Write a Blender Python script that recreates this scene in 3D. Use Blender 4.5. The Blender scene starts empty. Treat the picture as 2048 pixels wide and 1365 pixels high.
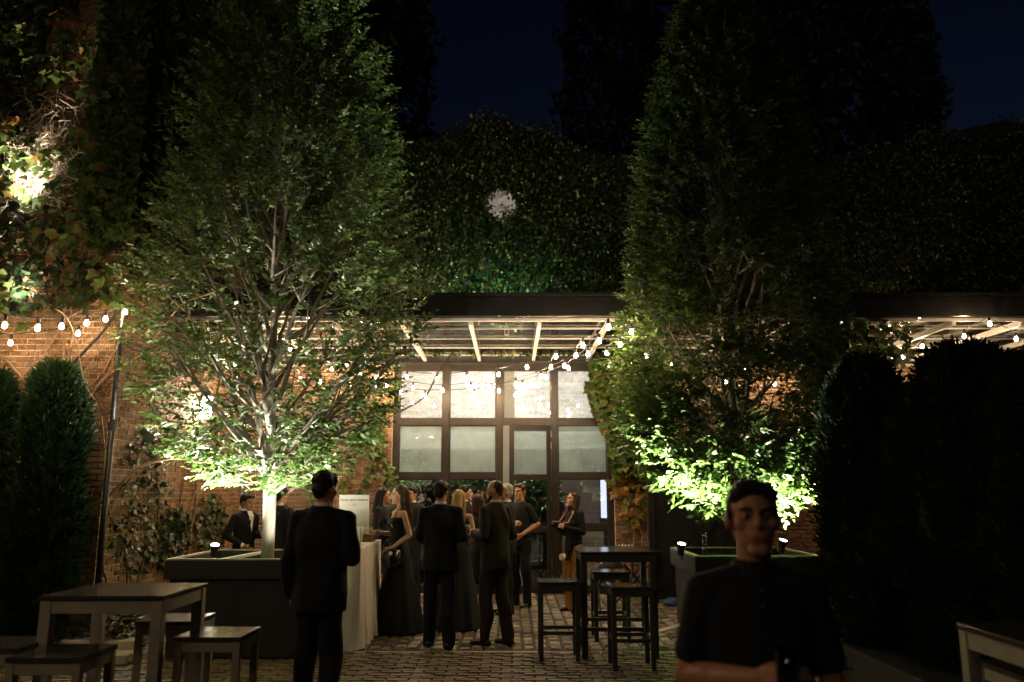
import bpy, bmesh, math, random
import numpy as np
from mathutils import Vector, Matrix, noise
R = math.radians
S = bpy.context.scene
COL = S.collection
random.seed(7)
rng = np.random.default_rng(11)

# ------------------------------------------------------------------ camera, sky, exposure
CAMH, PITCH, F = 1.65, R(10.6), 1620.0
cd = bpy.data.cameras.new('camera')
cam = bpy.data.objects.new('camera', cd)
COL.objects.link(cam)
cd.sensor_width = 36.0
cd.lens = 36.0 * F / 2048.0
cam.location = (0, 0, CAMH)
cam.rotation_euler = (math.pi / 2 + PITCH, 0, 0)
cd.clip_start, cd.clip_end = 0.05, 2000
cd.dof.use_dof = True
cd.dof.focus_distance = 9.6
cd.dof.aperture_fstop = 1.8
S.camera = cam

W = bpy.data.worlds.new('World')
S.world = W
W.use_nodes = True
wn = W.node_tree.nodes
wn.clear()
sky = wn.new('ShaderNodeTexSky')
sky.sky_type = 'NISHITA'
sky.sun_disc = False
sky.sun_elevation = R(-5.3)
sky.ozone_density = 2.0
sky.dust_density = 0.2
sky.sun_rotation = R(20)
bg = wn.new('ShaderNodeBackground')
bg.inputs['Strength'].default_value = 0.085
wo = wn.new('ShaderNodeOutputWorld')
W.node_tree.links.new(sky.outputs[0], bg.inputs[0])
W.node_tree.links.new(bg.outputs[0], wo.inputs[0])

sd = bpy.data.lights.new('city_glow', 'SUN')  # unseen weak glow from behind the camera, for moon and city light
sd.energy = 0.016
sd.angle = R(12)
sd.color = (1.0, 0.93, 0.78)
so = bpy.data.objects.new('city_glow', sd)
so.rotation_euler = (R(52), 0, R(-22))
COL.objects.link(so)

S.view_settings.view_transform = 'Standard'
S.view_settings.look = 'None'
S.view_settings.gamma = 1.0
S.view_settings.exposure = 2.3
S.view_settings.use_curve_mapping = False
S.cycles.use_denoising = True
try:
    S.cycles.denoiser = 'OPENIMAGEDENOISE'
    S.cycles.denoising_input_passes = 'RGB_ALBEDO_NORMAL'
except Exception:
    pass
S.cycles.max_bounces = 6
S.cycles.diffuse_bounces = 3
S.cycles.glossy_bounces = 3
S.cycles.transmission_bounces = 4
S.cycles.transparent_max_bounces = 10
S.cycles.caustics_reflective = False
S.cycles.caustics_refractive = False
S.cycles.sample_clamp_indirect = 3.0
S.cycles.use_light_tree = True

# light levels (W) kept together
E_BULB = 112.0       # emission strength of a string bulb
E_UP = 135.0        # planter uplight, W
E_FLOOD = 95.0     # wall flood, W
E_ROOF = 44.0       # small uplights on the canopy roof
E_ROOM = 31.0       # emission of the room's pendants
E_LANTERN = 60.0

# ------------------------------------------------------------------ pixels -> directions
FWD = Vector((0, math.cos(PITCH), math.sin(PITCH)))
UPV = Vector((0, -math.sin(PITCH), math.cos(PITCH)))
def ray(x, y):
    return FWD + Vector((1, 0, 0)) * ((x - 1024) / F) + UPV * ((682.5 - y) / F)
def atY(x, y, Y):
    d = ray(x, y)
    return Vector((0, 0, CAMH)) + d * (Y / d.y)
def atZ(x, y, Z):
    d = ray(x, y)
    return Vector((0, 0, CAMH)) + d * ((Z - CAMH) / d.z)
def gx(x, Y, z=1.0):
    return (x - 1024) / F * (Y * math.cos(PITCH) + (z - CAMH) * math.sin(PITCH))

# ------------------------------------------------------------------ materials
MATS = {}
def nmat(name):
    m = bpy.data.materials.new(name)
    m.use_nodes = True
    m.node_tree.nodes.clear()
    MATS[name] = m
    return m, m.node_tree.nodes, m.node_tree.links
def pr(n, col=(.5, .5, .5), rough=.6, metal=0, spec=.5):
    p = n.new('ShaderNodeBsdfPrincipled')
    p.inputs['Base Color'].default_value = (*col, 1)
    p.inputs['Roughness'].default_value = rough
    p.inputs['Metallic'].default_value = metal
    p.inputs['Specular IOR Level'].default_value = spec
    return p
def outp(n, l, sh):
    o = n.new('ShaderNodeOutputMaterial')
    l.new(sh, o.inputs['Surface'])
def ramp(n, stops, interp='LINEAR'):
    r = n.new('ShaderNodeValToRGB')
    r.color_ramp.interpolation = interp
    e = r.color_ramp.elements
    while len(e) < len(stops):
        e.new(.5)
    for k, (p, c) in enumerate(stops):
        e[k].position = p
        e[k].color = (*c, 1)
    return r
def island_random(n, l):
    g = n.new('ShaderNodeNewGeometry')
    o = n.new('ShaderNodeObjectInfo')
    a = n.new('ShaderNodeMath'); a.operation = 'ADD'
    f = n.new('ShaderNodeMath'); f.operation = 'FRACT'
    l.new(g.outputs['Random Per Island'], a.inputs[0])
    l.new(o.outputs['Random'], a.inputs[1])
    l.new(a.outputs[0], f.inputs[0])
    return f.outputs[0]
def tex_noise(n, l, scale, detail=4, rough=.6, vec='Object', stretch=None):
    t = n.new('ShaderNodeTexCoord')
    x = n.new('ShaderNodeTexNoise')
    x.inputs['Scale'].default_value = scale
    x.inputs['Detail'].default_value = detail
    x.inputs['Roughness'].default_value = rough
    if stretch:
        mp = n.new('ShaderNodeMapping')
        mp.inputs['Scale'].default_value = stretch
        l.new(t.outputs[vec], mp.inputs[0])
        l.new(mp.outputs[0], x.inputs['Vector'])
    else:
        l.new(t.outputs[vec], x.inputs['Vector'])
    return x
def bump(n, l, h, p, strength=.3, dist=.01):
    b = n.new('ShaderNodeBump')
    b.inputs['Strength'].default_value = strength
    b.inputs['Distance'].default_value = dist
    l.new(h, b.inputs['Height'])
    l.new(b.outputs[0], p.inputs['Normal'])

def plain(name, col, rough=.6, metal=0, spec=.5, var=.25, scale=9, bmp=.15, stretch=None):
    m, n, l = nmat(name)
    p = pr(n, col, rough, metal, spec)
    x = tex_noise(n, l, scale, 5, .65, stretch=stretch)
    lo = tuple(c * (1 - var) for c in col); hi = tuple(min(1, c * (1 + var)) for c in col)
    r = ramp(n, [(.3, lo), (.7, hi)])
    l.new(x.outputs[0], r.inputs[0]); l.new(r.outputs[0], p.inputs['Base Color'])
    if bmp:
        y = tex_noise(n, l, scale * 7, 4, .6, stretch=stretch)
        bump(n, l, y.outputs[0], p, bmp, .006)
    outp(n, l, p.outputs[0])
    return m
def emis(name, col, strength):
    m, n, l = nmat(name)
    e = n.new('ShaderNodeEmission')
    e.inputs[0].default_value = (*col, 1)
    e.inputs[1].default_value = strength
    outp(n, l, e.outputs[0])
    return m
def leafmat(name, stops, trans=.35, rough=.45):
    m, n, l = nmat(name)
    r = ramp(n, stops)
    l.new(island_random(n, l), r.inputs[0])
    x = tex_noise(n, l, 30, 3)
    mx = n.new('ShaderNodeMixRGB'); mx.blend_type = 'MULTIPLY'; mx.inputs[0].default_value = .5
    rr = ramp(n, [(.3, (.6, .6, .6)), (.7, (1.2, 1.2, 1.2))])
    l.new(x.outputs[0], rr.inputs[0])
    l.new(r.outputs[0], mx.inputs[1]); l.new(rr.outputs[0], mx.inputs[2])
    p = pr(n, (.1, .2, .05), rough, 0, .3)
    l.new(mx.outputs[0], p.inputs['Base Color'])
    t = n.new('ShaderNodeBsdfTranslucent')
    l.new(mx.outputs[0], t.inputs[0])
    s = n.new('ShaderNodeMixShader'); s.inputs[0].default_value = trans
    l.new(p.outputs[0], s.inputs[1]); l.new(t.outputs[0], s.inputs[2])
    outp(n, l, s.outputs[0])
    return m
def brickmat(name, stops, rough=.85, spec=.25):
    m, n, l = nmat(name)
    r = ramp(n, stops)
    l.new(island_random(n, l), r.inputs[0])
    x = tex_noise(n, l, 14, 6, .7, vec='Generated')
    g = n.new('ShaderNodeNewGeometry')
    x2 = n.new('ShaderNodeTexNoise'); x2.inputs['Scale'].default_value = 22; x2.inputs['Detail'].default_value = 6
    l.new(g.outputs['Position'], x2.inputs['Vector'])
    rr = ramp(n, [(.3, (.55, .55, .55)), (.72, (1.3, 1.25, 1.2))])
    l.new(x2.outputs[0], rr.inputs[0])
    mx = n.new('ShaderNodeMixRGB'); mx.blend_type = 'MULTIPLY'; mx.inputs[0].default_value = .85
    l.new(r.outputs[0], mx.inputs[1]); l.new(rr.outputs[0], mx.inputs[2])
    p = pr(n, (.3, .12, .06), rough, 0, spec)
    l.new(mx.outputs[0], p.inputs['Base Color'])
    x3 = n.new('ShaderNodeTexNoise'); x3.inputs['Scale'].default_value = 120; x3.inputs['Detail'].default_value = 4
    l.new(g.outputs['Position'], x3.inputs['Vector'])
    bump(n, l, x3.outputs[0], p, .5, .006)
    outp(n, l, p.outputs[0])
    return m

plain('mortar', (.44, .38, .3), .95, var=.3, scale=6, bmp=.4)
brickmat('brick', [(0, (.115, .06, .033)), (.35, (.19, .1, .05)), (.7, (.25, .138, .07)), (1, (.18, .118, .075))])
brickmat('white_brick', [(0, (.5, .51, .51)), (.5, (.64, .65, .65)), (1, (.74, .75, .75))])
brickmat('cobble', [(0, (.085, .066, .046)), (.4, (.15, .118, .08)), (.75, (.26, .21, .145)), (1, (.4, .33, .24))], .42, .5)
brickmat('paver', [(0, (.11, .078, .046)), (.5, (.165, .118, .07)), (1, (.21, .155, .095))], .6, .4)
plain('joint_sand', (.06, .05, .038), .95, var=.4, scale=5, bmp=.5)
plain('soil', (.05, .035, .025), .95, var=.4, scale=12, bmp=.6)
plain('black_steel', (.022, .022, .022), .42, .3, .5, var=.3, scale=5, bmp=.06)
plain('planter_steel', (.016, .017, .016), .5, .2, .5, var=.35, scale=4, bmp=.08)
plain('bronze_frame', (.027, .02, .015), .4, .25, .5, var=.3, scale=7, bmp=.06)
plain('canopy_paint', (.55, .53, .49), .5, 0, .4, var=.15, scale=6, bmp=.05)
plain('table_frame', (.27, .25, .19), .55, .2, .4, var=.2, scale=8, bmp=.06)
plain('bar_frame', (.05, .052, .05), .5, .2, .4, var=.25, scale=8, bmp=.06)
plain('table_top', (.035, .033, .028), .16, 0, .6, var=.3, scale=6, bmp=.02)
plain('bark_pale', (.17, .155, .13), .85, 0, .25, var=.6, scale=9, bmp=.9, stretch=(1, 1, .25))
plain('bark_brown', (.16, .1, .06), .9, 0, .2, var=.4, scale=5, bmp=.9, stretch=(1, 1, .2))
plain('vine_bark', (.2, .13, .08), .9, 0, .2, var=.4, scale=12, bmp=.6)
plain('suit_black', (.011, .011, .013), .85, 0, .2, var=.25, scale=60, bmp=.15)
plain('suit_charcoal', (.022, .021, .021), .85, 0, .2, var=.25, scale=60, bmp=.15)
plain('suit_brown', (.032, .025, .019), .85, 0, .2, var=.25, scale=60, bmp=.15)
plain('dress_black', (.01, .01, .011), .75, 0, .3, var=.25, scale=40, bmp=.12)
plain('polo_black', (.014, .014, .016), .85, 0, .2, var=.25, scale=60, bmp=.15)
plain('trousers_mustard', (.32, .15, .035), .85, 0, .2, var=.25, scale=30, bmp=.25, stretch=(1, 1, .3))
plain('shirt_white', (.75, .72, .68), .8, 0, .3, var=.06, scale=20, bmp=.1)
plain('linen', (.72, .68, .6), .85, 0, .25, var=.07, scale=40, bmp=.25)
plain('paper', (.86, .82, .78), .7, 0, .3, var=.03, scale=5, bmp=0)
plain('ink', (.06, .055, .05), .7, var=.1, bmp=0)
plain('ink_grey', (.32, .3, .28), .7, var=.1, bmp=0)
plain('shoe_leather', (.012, .011, .01), .3, 0, .5, var=.2, bmp=.04)
plain('skin_light', (.56, .31, .2), .5, 0, .4, var=.1, scale=14, bmp=.05)
plain('skin_tan', (.46, .23, .13), .5, 0, .4, var=.1, scale=14, bmp=.05)
plain('skin_warm', (.4, .19, .1), .5, 0, .4, var=.1, scale=14, bmp=.05)
plain('lips', (.36, .1, .08), .45, 0, .4, var=.1, bmp=0)
plain('eye_dark', (.02, .014, .01), .15, 0, .6, var=.1, bmp=0)
plain('eye_white', (.3, .24, .2), .25, 0, .5, var=.05, bmp=0)
for nm, c in (('hair_black', (.012, .009, .008)), ('hair_brown', (.05, .024, .013)), ('hair_auburn', (.1, .035, .018)),
              ('hair_blonde', (.34, .2, .09)), ('hair_grey', (.4, .37, .33))):
    plain(nm, c, .5, 0, .22, var=.5, scale=26, bmp=.8, stretch=(3, 3, .25))
plain('leather_gloss', (.01, .01, .01), .15, 0, .6, var=.2, bmp=.03)
plain('brass', (.5, .34, .12), .3, .9, .5, var=.1, bmp=0)
plain('wood_red', (.15, .045, .025), .4, 0, .5, var=.3, scale=4, bmp=.1, stretch=(6, 1, 1))
plain('white_paint', (.75, .74, .71), .5, var=.06, bmp=.04)
plain('room_floor', (.05, .036, .024), .35, var=.3, scale=3, bmp=.05)
plain('room_plaster', (.68, .65, .6), .8, var=.06, scale=3, bmp=.1)
plain('terracotta', (.55, .19, .07), .8, var=.2, bmp=.15)
plain('stone_kerb', (.42, .38, .31), .85, var=.25, scale=10, bmp=.4)
plain('slate_roof_wall_shade', (.035, .035, .038), .8, var=.3, bmp=.3)
plain('cable', (.012, .012, .012), .6, var=.1, bmp=0)
plain('blue_fabric', (.02, .05, .16), .8, var=.2, bmp=.1)
plain('floral_cloth', (.34, .27, .16), .8, var=.5, scale=11, bmp=.1)
plain('woven_strap', (.4, .16, .1), .8, var=.5, scale=45, bmp=.2)
emis('bulb_glow', (1, .71, .41), E_BULB)
emis('uplight_lens', (1, .93, .78), 30)
emis('pendant_glow', (1, .97, .92), E_ROOM)
emis('lantern_glow', (1, .9, .74), E_LANTERN)
emis('led_glow', (.5, .7, 1), 14)
emis('lit_screen', (.72, .76, 1), .35)

leafmat('hornbeam_leaf', [(0, (.03, .07, .014)), (.45, (.06, .12, .025)), (.8, (.105, .18, .042)), (1, (.2, .24, .09))], .3, .32)
leafmat('ivy_leaf', [(0, (.035, .075, .018)), (.45, (.07, .12, .028)), (.85, (.12, .15, .035)), (.96, (.19, .15, .04)), (1, (.25, .11, .03))], .25)
leafmat('gable_leaf', [(0, (.025, .065, .02)), (.5, (.05, .1, .03)), (.75, (.17, .18, .07)), (.88, (.3, .27, .12)), (1, (.46, .38, .19))], .2, .28)  # paler stops put the lit sparkle into the colour of single leaves
leafmat('autumn_leaf', [(0, (.07, .12, .028)), (.3, (.14, .15, .035)), (.55, (.3, .17, .04)), (.8, (.42, .15, .03)), (1, (.36, .08, .02))], .3)
leafmat('vine_leaf', [(0, (.05, .1, .025)), (.5, (.13, .19, .055)), (.86, (.2, .22, .075)), (.94, (.34, .2, .06)), (1, (.36, .13, .04))], .35)
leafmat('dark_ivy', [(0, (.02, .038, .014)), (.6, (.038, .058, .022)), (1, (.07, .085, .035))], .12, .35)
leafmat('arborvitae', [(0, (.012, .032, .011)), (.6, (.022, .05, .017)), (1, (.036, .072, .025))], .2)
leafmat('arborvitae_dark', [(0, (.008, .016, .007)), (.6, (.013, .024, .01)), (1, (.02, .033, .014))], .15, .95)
leafmat('poplar_leaf', [(0, (.03, .055, .02)), (.6, (.06, .09, .03)), (1, (.12, .13, .055))], .25)
leafmat('blossom', [(0, (.6, .5, .4)), (1, (.75, .7, .62))], .2)

def glass_mat(name, tint, base_refl, fog=0.0, fogcol=(.5, .55, .5), rough=.015):
    m, n, l = nmat(name)
    t = n.new('ShaderNodeBsdfTransparent'); t.inputs[0].default_value = (*tint, 1)
    g = n.new('ShaderNodeBsdfGlossy'); g.inputs['Roughness'].default_value = rough
    f = n.new('ShaderNodeFresnel'); f.inputs[0].default_value = 1.5
    a = n.new('ShaderNodeMath'); a.operation = 'ADD'; a.inputs[1].default_value = base_refl; a.use_clamp = True
    l.new(f.outputs[0], a.inputs[0])
    s = n.new('ShaderNodeMixShader')
    l.new(a.outputs[0], s.inputs[0]); l.new(t.outputs[0], s.inputs[1]); l.new(g.outputs[0], s.inputs[2])
    sh = s.outputs[0]
    if fog:
        d = n.new('ShaderNodeBsdfDiffuse'); d.inputs[0].default_value = (*fogcol, 1)
        tr = n.new('ShaderNodeBsdfTranslucent'); tr.inputs[0].default_value = (*fogcol, 1)
        dm = n.new('ShaderNodeMixShader'); dm.inputs[0].default_value = .5
        l.new(d.outputs[0], dm.inputs[1]); l.new(tr.outputs[0], dm.inputs[2])
        x = tex_noise(n, l, 3.0, 5, .6, stretch=(1, 1, .7))
        r = n.new('ShaderNodeMapRange')
        r.inputs[1].default_value = .3; r.inputs[2].default_value = .7
        r.inputs[3].default_value = fog * .7; r.inputs[4].default_value = min(1, fog * 1.2)
        l.new(x.outputs[0], r.inputs[0])
        s2 = n.new('ShaderNodeMixShader')
        l.new(r.outputs[0], s2.inputs[0]); l.new(sh, s2.inputs[1]); l.new(dm.outputs[0], s2.inputs[2])
        sh = s2.outputs[0]
    outp(n, l, sh)
    return m
glass_mat('glass_clear', (.93, .95, .93), .1)
glass_mat('glass_top', (.95, .95, .93), .12, .12, (.7, .68, .62))
glass_mat('glass_fog_reflection', (.85, .9, .87), .12, .5, (.42, .49, .46), .03)  # fogged pane; its green-grey mottling also imitates reflected trees
glass_mat('glass_canopy', (.95, .97, .97), .03, .012, (.3, .28, .26), .06)
glass_mat('drink_glass', (.95, .93, .9), .1)

# ------------------------------------------------------------------ mesh helpers
def link(name, me, mat=None, parent=None):
    o = bpy.data.objects.new(name, me)
    COL.objects.link(o)
    if mat is not None and me is not None and len(me.materials) == 0:
        for mm in (mat if isinstance(mat, (list, tuple)) else [mat]):
            me.materials.append(MATS[mm])
    if parent is not None:
        par(o, parent)
    return o
def par(o, root):
    o.parent = root
    if root.parent is None and root.type == 'EMPTY' and not root.get('_local'):
        o.matrix_parent_inverse = Matrix.Translation(-Vector(root.location))
def tag(o, label=None, cat=None, group=None, kind=None):
    if label: o['label'] = label
    if cat: o['category'] = cat
    if group: o['group'] = group
    if kind: o['kind'] = kind
    return o
def empty(name, loc, label=None, cat=None, group=None, kind=None, rz=0, local=False):
    o = bpy.data.objects.new(name, None)
    COL.objects.link(o)
    o.empty_display_size = .1
    o.location = loc
    o.rotation_euler = (0, 0, rz)
    if local: o['_local'] = 1
    return tag(o, label, cat, group, kind)
class MB:
    def __init__(s): s.v = []; s.f = []
    def add(s, v, f):
        k = len(s.v)
        s.v += [tuple(p) for p in v]
        s.f += [tuple(i + k for i in q) for q in f]
        return s
    def box(s, x0, x1, y0, y1, z0, z1):
        v = [(x0, y0, z0), (x1, y0, z0), (x1, y1, z0), (x0, y1, z0), (x0, y0, z1), (x1, y0, z1), (x1, y1, z1), (x0, y1, z1)]
        return s.add(v, [(3, 2, 1, 0), (4, 5, 6, 7), (0, 1, 5, 4), (1, 2, 6, 5), (2, 3, 7, 6), (3, 0, 4, 7)])
    def bar(s, a, b, w, h=None, up=(0, 0, 1)):
        h = h or w
        a, b = Vector(a), Vector(b)
        d = (b - a).normalized()
        sx = d.cross(Vector(up))
        if sx.length < 1e-4: sx = d.cross(Vector((1, 0, 0)))
        sx.normalize(); sy = sx.cross(d).normalized()
        v = []
        for p in (a, b):
            for i, j in ((-1, -1), (1, -1), (1, 1), (-1, 1)):
                v.append(p + sx * (i * w / 2) + sy * (j * h / 2))
        return s.add(v, [(3, 2, 1, 0), (4, 5, 6, 7), (0, 1, 5, 4), (1, 2, 6, 5), (2, 3, 7, 6), (3, 0, 4, 7)])
    def tube(s, pts, rad, n=6):
        pts = [Vector(p) for p in pts]
        if not isinstance(rad, (list, tuple)): rad = [rad] * len(pts)
        v, f = [], []
        ref = None
        for i, p in enumerate(pts):
            d = (pts[min(i + 1, len(pts) - 1)] - pts[max(i - 1, 0)])
            if d.length < 1e-9: d = Vector((0, 0, 1))
            d.normalize()
            if ref is None:
                ref = d.cross(Vector((.31, .77, .55)))
                if ref.length < .05: ref = d.cross(Vector((1, 0, 0)))
            else:
                ref = ref - d * ref.dot(d)
            ref.normalize()
            b = d.cross(ref)
            for k in range(n):
                a = 2 * math.pi * k / n
                v.append(p + (ref * math.cos(a) + b * math.sin(a)) * rad[i])
        for i in range(len(pts) - 1):
            for k in range(n):
                f.append((i * n + k, i * n + (k + 1) % n, (i + 1) * n + (k + 1) % n, (i + 1) * n + k))
        f.append(tuple(reversed(range(n))))
        f.append(tuple(range((len(pts) - 1) * n, len(pts) * n)))
        return s.add(v, f)
    def lathe(s, prof, c=(0, 0, 0), n=16, axis=None):
        v, f = [], []
        M = Matrix.Identity(3)
        if axis is not None: M = Vector((0, 0, 1)).rotation_difference(Vector(axis)).to_matrix()
        for (r, z) in prof:
            for k in range(n):
                a = 2 * math.pi * k / n
                v.append(Vector(c) + M @ Vector((r * math.cos(a), r * math.sin(a), z)))
        m = len(prof)
        for i in range(m - 1):
            for k in range(n):
                f.append((i * n + k, i * n + (k + 1) % n, (i + 1) * n + (k + 1) % n, (i + 1) * n + k))
        f.append(tuple(reversed(range(n)))); f.append(tuple(range((m - 1) * n, m * n)))
        return s.add(v, f)
    def mesh(s, name='m'):
        me = bpy.data.meshes.new(name)
        me.from_pydata(s.v, [], s.f)
        me.update()
        return me
    def build(s, name, mat, parent=None, smooth=False, bevel=0):
        me = s.mesh(name)
        if bevel:
            bm = bmesh.new(); bm.from_mesh(me)
            bmesh.ops.bevel(bm, geom=bm.edges[:], offset=bevel, segments=1, affect='EDGES')
            bm.to_mesh(me); bm.free()
        if smooth: me.shade_smooth()
        return link(name, me, mat, parent)
def tri_mesh(name, v, t):
    me = bpy.data.meshes.new(name)
    v = np.ascontiguousarray(v, dtype=np.float32); t = np.ascontiguousarray(t, dtype=np.int32)
    k = t.shape[1]
    me.vertices.add(len(v)); me.vertices.foreach_set('co', v.ravel())
    me.loops.add(t.size); me.loops.foreach_set('vertex_index', t.ravel())
    me.polygons.add(len(t))
    me.polygons.foreach_set('loop_start', np.arange(0, t.size, k, dtype=np.int32))
    me.polygons.foreach_set('loop_total', np.full(len(t), k, dtype=np.int32))
    me.update(calc_edges=True)
    return me

LEAF_V = np.array([(0, 0, 0), (.27, .3, .05), (-.27, .3, .05), (0, .38, 0), (.22, .68, .03), (-.22, .68, .03), (0, 1, -.07)], float)
LEAF_T = np.array([(0, 1, 3), (0, 3, 2), (1, 4, 3), (2, 3, 5), (3, 4, 6), (3, 6, 5)])
IVY_V = np.array([(0, .42, -.05), (0, 0, 0), (.3, -.06, .03), (.58, .38, .06), (.27, .46, .02), (0, 1, -.12), (-.27, .46, .02), (-.58, .38, .06), (-.3, -.06, .03)], float)
IVY_T = np.array([(0, 1, 2), (0, 2, 3), (0, 3, 4), (0, 4, 5), (0, 5, 6), (0, 6, 7), (0, 7, 8), (0, 8, 1)])
DIA_V = np.array([(0, 0, 0), (.33, .45, .06), (-.33, .45, -.05), (0, 1, 0)], float)
DIA_T = np.array([(0, 1, 3), (0, 3, 2)])
FAN_V = np.array([(0, 0, 0), (-.3, .62, .05), (-.16, .74, 0), (.03, 1, .06), (-.07, 1, .04), (.16, .74, 0), (.3, .62, -.05), (.03, .1, 0), (-.03, .1, 0)], float)
FAN_T = np.array([(8, 2, 1), (8, 7, 3), (8, 3, 4), (7, 6, 5), (0, 7, 8)])

def norm(a): return a / np.maximum(np.linalg.norm(a, axis=-1, keepdims=True), 1e-9)
def bases(along, nrm):
    y = norm(along); x = norm(np.cross(y, nrm)); z = np.cross(x, y)
    return np.stack([x, y, z], axis=2)
def leaves_mesh(name, pos, B, size, TV, TT):
    v = np.einsum('nij,kj->nki', B, TV) * size[:, None, None] + pos[:, None, :]
    n, k = len(pos), len(TV)
    t = TT[None] + (np.arange(n) * k)[:, None, None]
    return tri_mesh(name, v.reshape(-1, 3), t.reshape(-1, TT.shape[1]))
def leaf_set(pos, B, size, TV, TT, mat, parent, nobj=0, prefer=None, name='leaf', mass='foliage'):
    """nobj of the leaves become objects of their own, the rest one mesh"""
    n = len(pos)
    sel = np.zeros(n, bool)
    if nobj:
        idx = np.argsort(-prefer)[:nobj]
        sel[idx] = True
        me = tri_mesh(name, TV, TT); me.materials.append(MATS[mat])
        for i in idx:
            o = bpy.data.objects.new(name, me)
            COL.objects.link(o)
            M = Matrix.Identity(4)
            for a in range(3):
                for b in range(3): M[a][b] = B[i, a, b] * size[i]
            o.parent = parent
            if parent.parent is None and parent.type == 'EMPTY':
                o.matrix_parent_inverse = Matrix.Translation(-Vector(parent.location))
            M.translation = Vector(pos[i])
            o.matrix_basis = M
    k = ~sel
    me = leaves_mesh(mass, pos[k], B[k], size[k], TV, TT)
    o = link(mass, me, mat, parent)
    o['kind'] = 'stuff'
    return o
def pix(P):
    """world points -> photo pixels (only to choose which leaves show)"""
    d = P - np.array([0, 0, CAMH])
    cz = d[:, 1] * math.cos(PITCH) + d[:, 2] * math.sin(PITCH)
    cy = -d[:, 1] * math.sin(PITCH) + d[:, 2] * math.cos(PITCH)
    return 1024 + d[:, 0] / cz * F, 682.5 - cy / cz * F, cz

# unit pieces
def cube_mesh(name, mat, jit=.0, seed=0):
    r = random.Random(seed)
    me = MB().box(-.5, .5, -.5, .5, -.5, .5).mesh(name)
    for v in me.vertices:
        v.co = [c * (1 - r.random() * jit) for c in v.co]
    me.materials.append(MATS[mat])
    return me
def sett_mesh(name, mat, seed=0, rnd=.16):
    r = random.Random(seed)
    v, f = [], []
    for z, k in ((-.5, 1), (.1, 1), (.5, 1 - rnd * 1.4)):
        for (a, b) in ((-.5, -.5), (.5, -.5), (.5, .5), (-.5, .5)):
            v.append((a * k * (1 - r.random() * rnd * .5), b * k * (1 - r.random() * rnd * .5), z + (r.random() - .5) * .25 * (z > .3)))
    for i in range(2):
        for k in range(4):
            f.append((i * 4 + k, i * 4 + (k + 1) % 4, (i + 1) * 4 + (k + 1) % 4, (i + 1) * 4 + k))
    f.append((8, 9, 10, 11))
    me = MB().add(v, f).mesh(name)
    me.materials.append(MATS[mat])
    return me
def place_pieces(items, protos, name, parent, nobj, mass, mat, key):
    """items: (centre, rot3x3, scale3); the nobj best by key become objects, the others one mesh"""
    items = sorted(items, key=key)
    for i, (c, Rm, sc) in enumerate(items[:nobj]):
        o = bpy.data.objects.new(name, protos[i % len(protos)])
        COL.objects.link(o)
        o.parent = parent
        if parent.parent is None and parent.type == 'EMPTY':
            o.matrix_parent_inverse = Matrix.Translation(-Vector(parent.location))
        o.matrix_basis = Matrix.Translation(Vector(c)) @ Rm.to_4x4() @ Matrix.Diagonal((*sc, 1))
    rest = items[nobj:]
    if rest:
        mb = MB()
        for i, (c, Rm, sc) in enumerate(rest):
            pm = protos[i % len(protos)]
            mb.add([Vector(c) + Rm @ Vector((v.co.x * sc[0], v.co.y * sc[1], v.co.z * sc[2])) for v in pm.vertices],
                   [tuple(p.vertices) for p in pm.polygons])
        o = mb.build(mass, mat, parent)
        o['kind'] = 'stuff'
def brick_items(origin, u, n, u0, u1, z0, z1, holes=(), L=.203, H=.057, J=.011, seed=0):
    r = random.Random(seed)
    origin, u, n = Vector(origin), Vector(u), Vector(n)
    Rm = Matrix((u, -n, Vector((0, 0, 1)))).transposed()
    out = []
    k = 0
    z = z0
    while z + H < z1:
        s = u0 + (-(L + J) / 2 if k % 2 else 0)
        head = (k % 6 == 5)
        LL = L / 2 if head else L
        while s < u1:
            a, b = max(s, u0), min(s + LL, u1)
            if b - a > .03:
                m, zc = (a + b) / 2, z + H / 2
                if not any(h[0] < b and h[1] > a and h[2] < z + H and h[3] > z for h in holes):
                    c = origin + u * m + n * (r.uniform(-.004, .005)) + Vector((0, 0, zc + r.uniform(-.002, .002)))
                    out.append((c, Rm, (b - a, .03, H * r.uniform(.93, 1.03))))
            s += LL + J
        z += H + J
        k += 1
    return out
def cam_key(it):
    x, y, d = pix(np.array([it[0]]))
    off = 0 if (0 < x[0] < 2048 and 0 < y[0] < 1365) else 50
    return d[0] + off

# ================================================================== SETTING
YW = 14.0          # front face of the window wall
YL = 9.3           # front face of the left building
XL = -4.63         # its side wall
g = MB().box(-150, 150, -60, 220, -.3, -.035).build('ground', 'joint_sand')
tag(g, kind='structure')
court = MB().box(-6.2, 9, 2.5, YW + .02, -.03, -.012).build('courtyard_paving', 'joint_sand')
tag(court, kind='structure')
setts = [sett_mesh('sett', 'cobble', s) for s in range(5)]
pav = [sett_mesh('paver', 'paver', s + 20, .06) for s in range(4)]
I3 = Matrix.Identity(3)
it = []
r = random.Random(3)
x = -4.55
while x < 5.2:
    w = r.uniform(.105, .135)
    y = 9.02 + r.uniform(0, .2)
    while y < YW - .2:
        L = r.uniform(.19, .29)
        it.append(((x + w / 2, y + L / 2, -.02 + r.uniform(-.006, .006)), Matrix.Rotation(r.uniform(-.04, .04), 3, 'Z') @ Matrix.Rotation(r.uniform(-.03, .03), 3, 'X') @ Matrix.Rotation(r.uniform(-.03, .03), 3, 'Y'), (w, L, .06)))
        y += L + r.uniform(.016, .026)
    x += w + r.uniform(.016, .024)
def visible_floor(itm):
    x, y, d = pix(np.array([itm[0]]))
    return d[0] + (0 if (660 < x[0] < 1380 and y[0] < 1365) else 50)
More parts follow.
